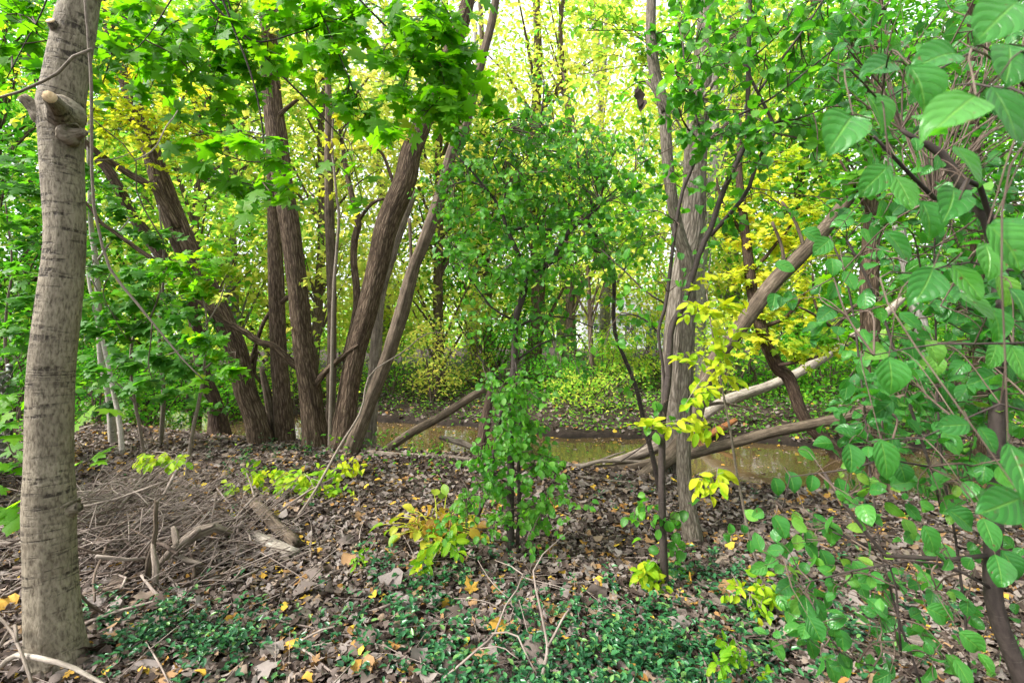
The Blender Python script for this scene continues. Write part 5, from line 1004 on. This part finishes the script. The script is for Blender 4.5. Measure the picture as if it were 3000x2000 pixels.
# periwinkle: sprigs of paired glossy leaves
def vinca_density(px, py):
    d = np.exp(-((px - 2080) / 430) ** 2 - ((py - 1920) / 150) ** 2) * 1.25 + np.exp(-((px - 1500) / 520) ** 2 - ((py - 1985) / 115) ** 2) * .95 + np.exp(-((px - 1240) / 190) ** 2 - ((py - 1735) / 75) ** 2) * .75
    d += np.exp(-((px - 1050) / 260) ** 2 - ((py - 1900) / 90) ** 2) * .45 + np.exp(-((px - 560) / 300) ** 2 - ((py - 1900) / 90) ** 2) * .85 + np.exp(-((px - 470) / 130) ** 2 - ((py - 1840) / 40) ** 2) * .5 + np.exp(-((px - 2040) / 150) ** 2 - ((py - 1720) / 60) ** 2) * .6
    d += np.exp(-((px - 880) / 140) ** 2 - ((py - 1325) / 22) ** 2) * .9 + np.exp(-((px - 700) / 90) ** 2 - ((py - 1370) / 20) ** 2) * .5 + np.exp(-((px - 2500) / 300) ** 2 - ((py - 1880) / 70) ** 2) * .25 + np.exp(-((px - 1500) / 90) ** 2 - ((py - 1660) / 30) ** 2) * .4
    return d
n = 60000; y = 1.45 + 6 * g.uniform(0, 1, n) ** 1.7; x = g.uniform(-1.2, 1.2, n) * y; z = terrain(x, y)
px = 1500 + x / y * F; py = 1000 + (EYE - z) / y * F
dens = vinca_density(px, py) * (.35 + .65 * (wob(x * 2.2, y * 2.2, 2.0) > -.15)) + .012
k = g.uniform(0, 1, n) < dens * .165
c = np.column_stack([x, y, z])[k]; n = len(c); mb = MB()
lean = g.normal(0, .5, (n, 2)); h0 = g.uniform(.03, .15, n); th0 = g.uniform(0, 6.28, n)
for lev in range(4):
    for sidei in range(2):
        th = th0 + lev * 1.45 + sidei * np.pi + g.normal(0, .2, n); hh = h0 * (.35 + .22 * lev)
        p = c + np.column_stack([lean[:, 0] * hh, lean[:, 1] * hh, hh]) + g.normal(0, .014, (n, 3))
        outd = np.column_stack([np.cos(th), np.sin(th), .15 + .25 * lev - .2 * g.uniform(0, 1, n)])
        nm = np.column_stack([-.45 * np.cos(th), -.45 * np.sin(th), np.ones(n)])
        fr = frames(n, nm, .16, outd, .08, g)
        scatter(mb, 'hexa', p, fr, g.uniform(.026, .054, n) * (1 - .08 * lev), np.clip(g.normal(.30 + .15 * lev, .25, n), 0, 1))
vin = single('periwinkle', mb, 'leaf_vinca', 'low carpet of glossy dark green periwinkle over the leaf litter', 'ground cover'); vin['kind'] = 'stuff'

# low green herbs on the far bank and sprinkled over the near one
mb = MB(); 
n = 46000; y = 8.3 + 16 * g.uniform(0, 1, n) ** 1.3; x = g.uniform(-1.25, 1.25, n) * y; df = y - np.interp(x, XF, YF)
k = (df > .02) & (g.uniform(0, 1, n) < np.clip(.35 + .3 * df, 0, 1)) & (wob(x, y, 1.2) > -.55); x, y = x[k], y[k]; n = len(x)
h = g.uniform(.03, .35, n) * np.clip(.3 + .12 * (y - np.interp(x, XF, YF)), .2, 1.6)
p = np.column_stack([x, y, terrain(x, y) + h])
scatter(mb, 'hexa', p, frames(n, UP + CAMW * .3, .45, g.normal(0, 1, (n, 3)), .1, g), g.uniform(.04, .10, n), np.clip(g.normal(.5 + .25 * wob(x, y, .9), .25, n), 0, 1))
n = 2600; y = g.uniform(4.5, 9.5, n); x = g.uniform(-1.2, .2, n) * y; k = (y < np.interp(x, XN, YN) - .2) & (wob(x + 3, y, 1.6) > .15); x, y = x[k], y[k]; n = len(x)
p = np.column_stack([x, y, terrain(x, y) + g.uniform(.02, .28, n)])
scatter(mb, 'hexa', p, frames(n, UP + CAMW * .3, .45, g.normal(0, 1, (n, 3)), .1, g), g.uniform(.035, .075, n), np.clip(g.normal(.45, .25, n), 0, 1))
tag(single('low_herbs', mb, 'leaf_under', 'low green herbs and ivy covering the far bank', 'ground cover'), kind='stuff')

# ------------------------------------------------------------------ woodland beyond the creek
def far_tree(label, px, D, w, lean, top, crown, mat, lmat, nl, leafsz, tone, seed, name='far_tree', at=None):
    """px: where the foot stands in the photo; crown = (z low, z high, radius); lean = sideways drift at the top in metres"""
    g = np.random.default_rng(seed); x = (px - 1500) / F * D if at is None else at; z0 = float(terrain(x, D)); r = w * D / F / 2 * math.cos(math.atan((px - 1500) / F)) if at is None else .18
    root = empty(name, (x, D, z0), label, 'tree', 'trees beyond the creek')
    hs = np.linspace(0, 1, 6); pts = np.column_stack([x + lean * hs ** 1.3 + np.concatenate([[0], g.normal(0, .12, 5)]), D + np.concatenate([[0], g.normal(0, .15, 5)]), z0 - .1 + top * hs])
    path = spline(pts, 26); MB().add(*tube(path, r * np.linspace(1.15, .35, 26) * (1 + .4 * np.exp(-np.arange(26) / 1.2)), 14, .04, 6, seed), 0.0).build('trunk', mat, root)
    zl, zh, cr = crown; ncl = max(14, int(nl / 120)); br = MB(); pos, sizes, lvs = [], [], []
    for k in range(ncl):
        u = g.uniform(0, 1); zz = z0 + zl + (zh - zl) * u; env = cr * (.45 + .55 * math.sin(math.pi * min(1, .15 + .85 * u)))
        a = g.uniform(0, 6.28); rr = env * math.sqrt(g.uniform(.05, 1)); ti = int(np.clip((zz - z0) / top, 0, .98) * 25)
        c = np.array([path[ti][0] + rr * math.cos(a), D + .8 * rr * math.sin(a), zz]); s = path[max(0, ti - int(g.integers(2, 6)))]
        if k % 2 == 0:
            pa = spline(np.array([s, (s + c) / 2 + [0, 0, .12 * rr], c]), 8); br.add(*tube(pa, np.linspace(r * .28 + .008, .006, 8), 6, 0, 3, k, False), 0.0)
        m = int(nl / ncl * g.uniform(.5, 1.5)); cs = g.uniform(.35, .8) * cr * .34 + .15
        pos.append(c + g.normal(0, 1, (m, 3)) * [cs, cs, cs * .55]); lvs.append(np.clip(g.normal(tone + g.normal(0, .14), .2, m), 0, 1))
    br.build('branches', mat, root)
    pos = np.vstack(pos); lv = np.concatenate(lvs); n = len(pos); k = pos[:, 2] > z0 + .3; pos, lv = pos[k], lv[k]; n = len(pos)
    mb = MB(); scatter(mb, 'rhomb', pos, frames(n, UP * .7 + CAMW * .4, .5, g.normal(0, 1, (n, 3)) + [0, 0, -.4], .05, g), leafsz * g.uniform(.6, 1.3, n), lv)
    o = mb.build('crown', lmat, root); o['kind'] = 'stuff'
    return root
A, B_, Gn, Y_ = 'leaf_far', 'bark_far', 'leaf_far_green', 'leaf_far_yellow'
FT = [('slim dark trunk with light green crown beyond the two leaning willows', 575, 11.5, 30, .6, 13, (2.2, 12, 2.6), B_, A, 5200, .17, .5),
      ('grey trunk seen between the leaning willow and the upright one', 700, 13, 36, -.4, 15, (2.4, 13, 3.0), 'bark_far_grey', Y_, 5600, .18, .5),
      ('slanting trunk with yellow-green crown behind the thickest willow', 905, 12.5, 30, 1.2, 14, (3.0, 13, 2.8), B_, Y_, 4800, .17, .6),
      ('brown trunk with yellow crown left of the slanting pole', 1285, 14.5, 30, .3, 15, (2.0, 13, 2.6), B_, Y_, 4800, .18, .5),
      ('ivy-green tree right behind the slanting pole', 1440, 16, 28, -.5, 16, (1.2, 9, 2.4), B_, Gn, 4600, .18, .55),
      ('sturdy brown trunk on the far bank behind the middle buckthorn', 1556, 15, 40, .2, 17, (4.5, 15, 3.0), B_, Y_, 3400, .19, .6),
      ('dark straight trunk on the far bank right of the middle buckthorn', 1681, 14, 26, -.2, 14, (4.0, 14, 2.6), B_, A, 2200, .18, .7),
      ('thin bowed trunk on the far bank beside the dark straight one', 1738, 12.5, 14, -.7, 9, (2.6, 7, 1.6), B_, A, 2200, .15, .6),
      ('pale tall trunk with yellow crown standing before the white house', 1765, 19, 30, .2, 18, (2.2, 17, 3.4), 'bark_far_grey', Y_, 3300, .21, .65),
      ('greyish trunk behind the big straight grey tree', 2062, 13, 34, .5, 16, (3.5, 14, 2.8), 'bark_far_grey', A, 3600, .18, .65),
      ('grey trunk with golden crown behind the leaning dead trunk', 2150, 16, 36, .1, 16, (2.4, 14, 3.0), 'bark_far_grey', Y_, 5200, .19, .7),
      ('green far tree behind the golden maple', 2330, 15, 30, .6, 15, (1.2, 13, 3.2), B_, A, 6000, .19, .45),
      ('dark green far tree behind the rough brown trunk at right', 2560, 13, 34, -.3, 14, (1.0, 12, 3.2), B_, Gn, 6000, .18, .6),
      ('far green tree behind the large-leaved shrub at the right edge', 2820, 12, 34, .4, 13, (1.0, 12, 3.4), B_, Gn, 6000, .18, .5),
      ('far green tree at the left edge behind the chain-link fence', -20, 11, 32, .3, 13, (1.0, 12, 3.2), B_, Gn, 6000, .17, .45),
      ('bushy green tree behind the pale twin-stemmed sapling', 190, 13, 34, -.3, 14, (1.0, 13, 3.2), B_, A, 6200, .18, .35),
      ('dense green tree behind the leaning willows at far left centre', 420, 16, 34, .2, 15, (1.0, 13, 3.4), B_, A, 6400, .2, .45),
      ('distant yellow-green tree behind the clump of willows', 800, 20, 34, .2, 17, (1.4, 15, 4.0), B_, A, 6400, .23, .8),
      ('distant pale tree behind the slanting pole', 1130, 21, 30, -.3, 17, (1.4, 15, 4.0), 'bark_far_grey', Y_, 6000, .23, .55),
      ('distant light green tree behind the middle buckthorn', 1380, 24, 30, .4, 18, (1.4, 15, 4.2), 'bark_far_grey', A, 5000, .25, .65),
      ('distant yellow tree beside the white house', 1640, 27, 26, .3, 19, (1.2, 15, 4.0), 'bark_far_grey', Y_, 3600, .27, .5),
      ('distant tall tree right of the white house', 2010, 25, 30, .2, 19, (2.0, 17, 4.4), 'bark_far_grey', A, 5600, .26, .65),
      ('distant green tree beyond the golden maple', 2420, 23, 30, .2, 18, (1.0, 16, 5.0), B_, A, 6400, .25, .5),
      ('distant dark tree beyond the right-hand thicket', 2850, 21, 30, .2, 17, (1.0, 15, 5.0), B_, Gn, 6000, .25, .5),
      ('distant green tree beyond the left-hand thicket', 60, 20, 30, .2, 17, (1.0, 15, 5.0), B_, Gn, 6400, .24, .5)]
FT += [('far green tree outside the left of the view', -520, 12, 34, .2, 14, (.8, 12, 3.6), B_, Gn, 4000, .2, .5), ('second far green tree outside the left of the view', -950, 16, 34, .2, 15, (.8, 13, 4.0), B_, A, 4000, .22, .45),
       ('far green tree outside the right of the view', 3300, 11, 34, .2, 14, (.8, 12, 3.6), B_, Gn, 4000, .2, .5), ('second far tree outside the right of the view', 3800, 14, 34, .2, 15, (.8, 13, 4.0), B_, A, 4000, .22, .5)]
for k, a in enumerate(FT): far_tree(*a[:9], int(a[9] * 1.6), a[10] * 1.0, a[11], 300 + k)

for k, (x_, y_, lab) in enumerate(((7.4, 2.4, 'unseen leafy tree added right of the large-leaved shrub to block sky light'), (8.2, -2.2, 'unseen leafy tree added behind the viewpoint on its right to block sky light'), (6.6, -6.0, 'unseen leafy tree added farther behind the viewpoint on its right to block sky light'))):  # unseen trees, added to cut the sky light coming from the right
    far_tree(lab, 0, y_, 30, .2, 11, (.6, 10, 3.0), B_, Gn, 5500, .2, .5, 360 + k, 'shading_tree', x_)['group'] = 'unseen trees added to shade the right'

def far_shrub(label, px, D, h, w, lmat, nl, sz, tone, seed):
    g = np.random.default_rng(seed); x = (px - 1500) / F * D; z0 = float(terrain(x, D))
    root = empty('far_shrub', (x, D, z0), label, 'shrub', 'shrubs on the far bank'); st = MB(); tips = []
    for k in range(9):
        e = np.array([x + g.normal(0, w * .5), D + g.normal(0, w * .4), z0 + h * g.uniform(.5, 1)])
        st.add(*tube(spline(np.array([[x + g.normal(0, .1), D + g.normal(0, .1), z0 - .05], [(x + e[0]) / 2, D, z0 + h * .4], e]), 8), np.linspace(.022, .006, 8), 6, seed=k, caps=False), .2); tips.append(e)
    st.build('stems', 'twig_brown', root)
    pos = []
    for k in range(26):
        c = np.array([x + g.normal(0, w * .5), D + g.normal(0, w * .4), z0 + h * g.uniform(.12, 1)]); m = nl // 26
        pos.append(c + g.normal(0, 1, (m, 3)) * [w * .2, w * .2, h * .07])
    pos = np.vstack(pos); pos = pos[pos[:, 2] > terrain(pos[:, 0], pos[:, 1]) + .03]; n = len(pos); mb = MB()
    scatter(mb, 'hexa', pos, frames(n, UP * .8 + CAMW * .4, .4, g.normal(0, 1, (n, 3)) + [0, 0, -.4], .05, g), sz * g.uniform(.6, 1.3, n), np.clip(g.normal(tone, .24, n), 0, 1))
    o = mb.build('foliage', lmat, root); o['kind'] = 'stuff'
FS = [('golden shrub on the far bank left of the slanting pole top', 1270, 12.2, 2.1, .9, Y_, 1000, .10, .7), ('slim yellow column of leaves behind the slanting pole', 1405, 14, 2.6, .6, Y_, 800, .11, .6), ('green shrub on the far bank behind the willow clump', 1150, 13, 1.7, 1.3, A, 1000, .10, .35),
      ('lime green bush beside the white house', 1850, 14, 1.9, 1.5, A, 1500, .11, .6), ('yellow-green bush right of the thin bowed trunk', 1760, 12.6, 1.6, 1.2, A, 1200, .10, .55), ('bluish green bush at the foot of the dark straight trunk', 1640, 12, 1.0, 1.0, Gn, 900, .08, .5), ('low lime bush overhanging the far bank', 1720, 10.6, .9, 1.1, A, 800, .08, .6),
      ('dark green thicket behind the middle buckthorn skirt', 1500, 13.5, 2.0, 1.4, Gn, 1300, .10, .5), ('green thicket behind the bleached log', 2230, 12, 1.6, 1.4, Gn, 1200, .10, .6), ('green thicket above the bleached log right end', 2420, 11.5, 2.0, 1.4, Gn, 1300, .10, .7), ('green thicket behind the rough brown trunk', 2640, 11, 2.0, 1.5, Gn, 1300, .10, .5),
      ('green thicket at the far right behind the brown trunk', 2860, 9.6, 2.0, 1.4, Gn, 1200, .09, .5), ('yellow-green thicket behind the upright willow', 850, 12, 2.0, 1.3, A, 1200, .10, .5), ('green thicket behind the dark swollen willow foot', 640, 11, 1.6, 1.3, Gn, 1200, .10, .7), ('green thicket left of the leaning willows', 430, 10.5, 1.9, 1.5, Gn, 1300, .10, .6),
      ('green thicket behind the twin-stemmed sapling foot', 280, 9.2, 1.6, 1.3, Gn, 1200, .09, .55), ('green thicket by the chain-link fence', 60, 9, 2.0, 1.5, Gn, 1300, .09, .5), ('lime bush between the grey trees and the golden maple', 2120, 11.5, 2.2, 1.2, A, 1200, .11, .75), ('pale green bush below the white house', 1930, 17, 3.4, 2.2, A, 1900, .13, .7), ('yellowish bush behind the pale dead trunk', 1010, 15, 2.4, 1.6, A, 1200, .12, .75)]
for k, a in enumerate(FS): far_shrub(*a, 400 + k)

# the wood goes on behind as one mass
n = 42000; y = g.uniform(44, 80, n); x = g.uniform(-1.5, 1.5, n) * y; top_ = 9 + 4.5 * wob(x, y, .16); zz = terrain(x, y) + top_ * g.uniform(0, 1, n) ** 1.15
k = wob(x * .5, zz * .5, 1.1) > -.75; p = np.column_stack([x, y, zz])[k]; n = len(p); mb = MB()
scatter(mb, 'rhomb', p, frames(n, UP * .6 + CAMW * .5, .5, g.normal(0, 1, (n, 3)), .05, g), g.uniform(.35, .75, n), np.clip(g.normal(.5 + .3 * wob(p[:, 0], p[:, 1], .2), .2, n), 0, 1))
for k in range(60):
    yy = g.uniform(44, 75); xx = g.uniform(-1.3, 1.3) * yy; zt = float(terrain(xx, yy)); mb.add(*tube(np.array([[xx, yy, zt], [xx + g.normal(0, .3), yy, zt + 6], [xx + g.normal(0, .8), yy, zt + 13]]), [.22, .16, .06], 6, seed=k, caps=False), 0.0)
tag(single('distant_woods', mb, 'leaf_far', 'hazy mass of light green woods behind the house', 'woods'), kind='stuff')

# ------------------------------------------------------------------ white house far behind, chain-link fence
hx, hy = (1885 - 1500) / F * 41, 41.0; hz = float(terrain(hx, hy))
house = empty('house', (hx, hy, hz), 'white sided house glimpsed through the trees beyond the creek', 'house')
def bx(name, x0, x1, y0, y1, z0, z1, mat, parent):
    V = np.array([[x, y, z] for z in (z0, z1) for x, y in ((x0, y0), (x1, y0), (x1, y1), (x0, y1))], float) + [hx, hy, hz]
    return MB().add(V, [np.array([[0, 3, 2, 1], [4, 5, 6, 7], [0, 1, 5, 4], [1, 2, 6, 5], [2, 3, 7, 6], [3, 0, 4, 7]])]).build(name, mat, parent, False)
bx('wall', -5.5, 6.5, 0, 8, -.2, 3.1, 'siding', house)
for k in range(13): bx('siding_board', -5.52, 6.52, -.03, -.004, .02 + k * .235, .02 + k * .235 + .22, 'siding', house)
V = np.array([[-6, -.5, 3.1], [7, -.5, 3.1], [7, 8.5, 3.1], [-6, 8.5, 3.1], [-6, 4, 5.4], [7, 4, 5.4]], float) + [hx, hy, hz]
roof = MB().add(V, [np.array([[0, 1, 5, 4], [2, 3, 4, 5]]), np.array([[1, 2, 5], [3, 0, 4]])]).build('roof', 'roofing', house, False)
bx('chimney', 3.2, 4.0, 3.6, 4.4, 4.6, 6.2, 'brick_red', roof)
for wx_ in (-4.0, -1.2, 2.0, 4.8):
    wf = bx('window_frame', wx_ - .6, wx_ + .6, -.09, -.035, .9, 2.4, 'trim_paint', house)
    for dx in (-.27, .27):
        for dz in (1.28, 2.0): bx('pane', wx_ + dx - .22, wx_ + dx + .22, -.10, -.092, dz - .3, dz + .3, 'dark_glass', wf)
bx('door', .2, 1.1, -.10, -.035, 0, 2.05, 'steel_green', house)

fp = [G(28, 1345), G(-60, 1440)]; fence = empty('chain_link_fence', fp[0], 'chain-link fence with brown slats and dark green posts at the left edge', 'fence')
dv = nrmz(fp[1] - fp[0]) * [1, 1, 0]; dv = nrmz(dv)
for k, (s, dk) in enumerate(((0, .04), (1.6, .035), (3.2, .035))):
    b = fp[0] + dv * s; b[2] = float(terrain(b[0], b[1]))
    po = MB().add(*tube(np.array([b - UP * .1, b + UP * .6, b + UP * 1.18]), dk * .8, 12, seed=k)).build('post', 'steel_green', fence)
    MB().add(*tube(np.array([b + UP * 1.18, b + UP * 1.20, b + UP * 1.22]), [dk * .95, dk * .9, .008], 12, seed=k)).build('post_cap', 'steel', po)
a0 = fp[0] + UP * 1.12; a1 = fp[0] + dv * 3.2 + UP * 1.12; MB().add(*tube(np.array([a0, (a0 + a1) / 2, a1]), .018, 8)).build('top_rail', 'steel', fence)
for k in range(52):
    s = .05 + k * .061; b = fp[0] + dv * s; V, Fs, bc = boxm(b + UP * .05, UP, dv, np.cross(UP, dv), 1.04, .05, .004)
    MB().add(V, Fs, bc).build('slat', 'privacy_slat', fence, False)
wm = MB()
for k in range(-16, 48):
    for sg in (1, -1):
        s0 = k * .07; pts_ = []
        for tz in np.linspace(0, 1.06, 6):
            s = s0 + sg * tz * .75
            if 0 <= s <= 3.2: pts_.append(fp[0] + dv * s + UP * (.05 + tz) + np.cross(UP, dv) * .012 * (1 if sg > 0 else 1.6))
        if len(pts_) >= 3: wm.add(*tube(np.array(pts_), .0022, 4, caps=False), .5)
o = wm.build('wire_mesh', 'steel', fence); o['kind'] = 'stuff'
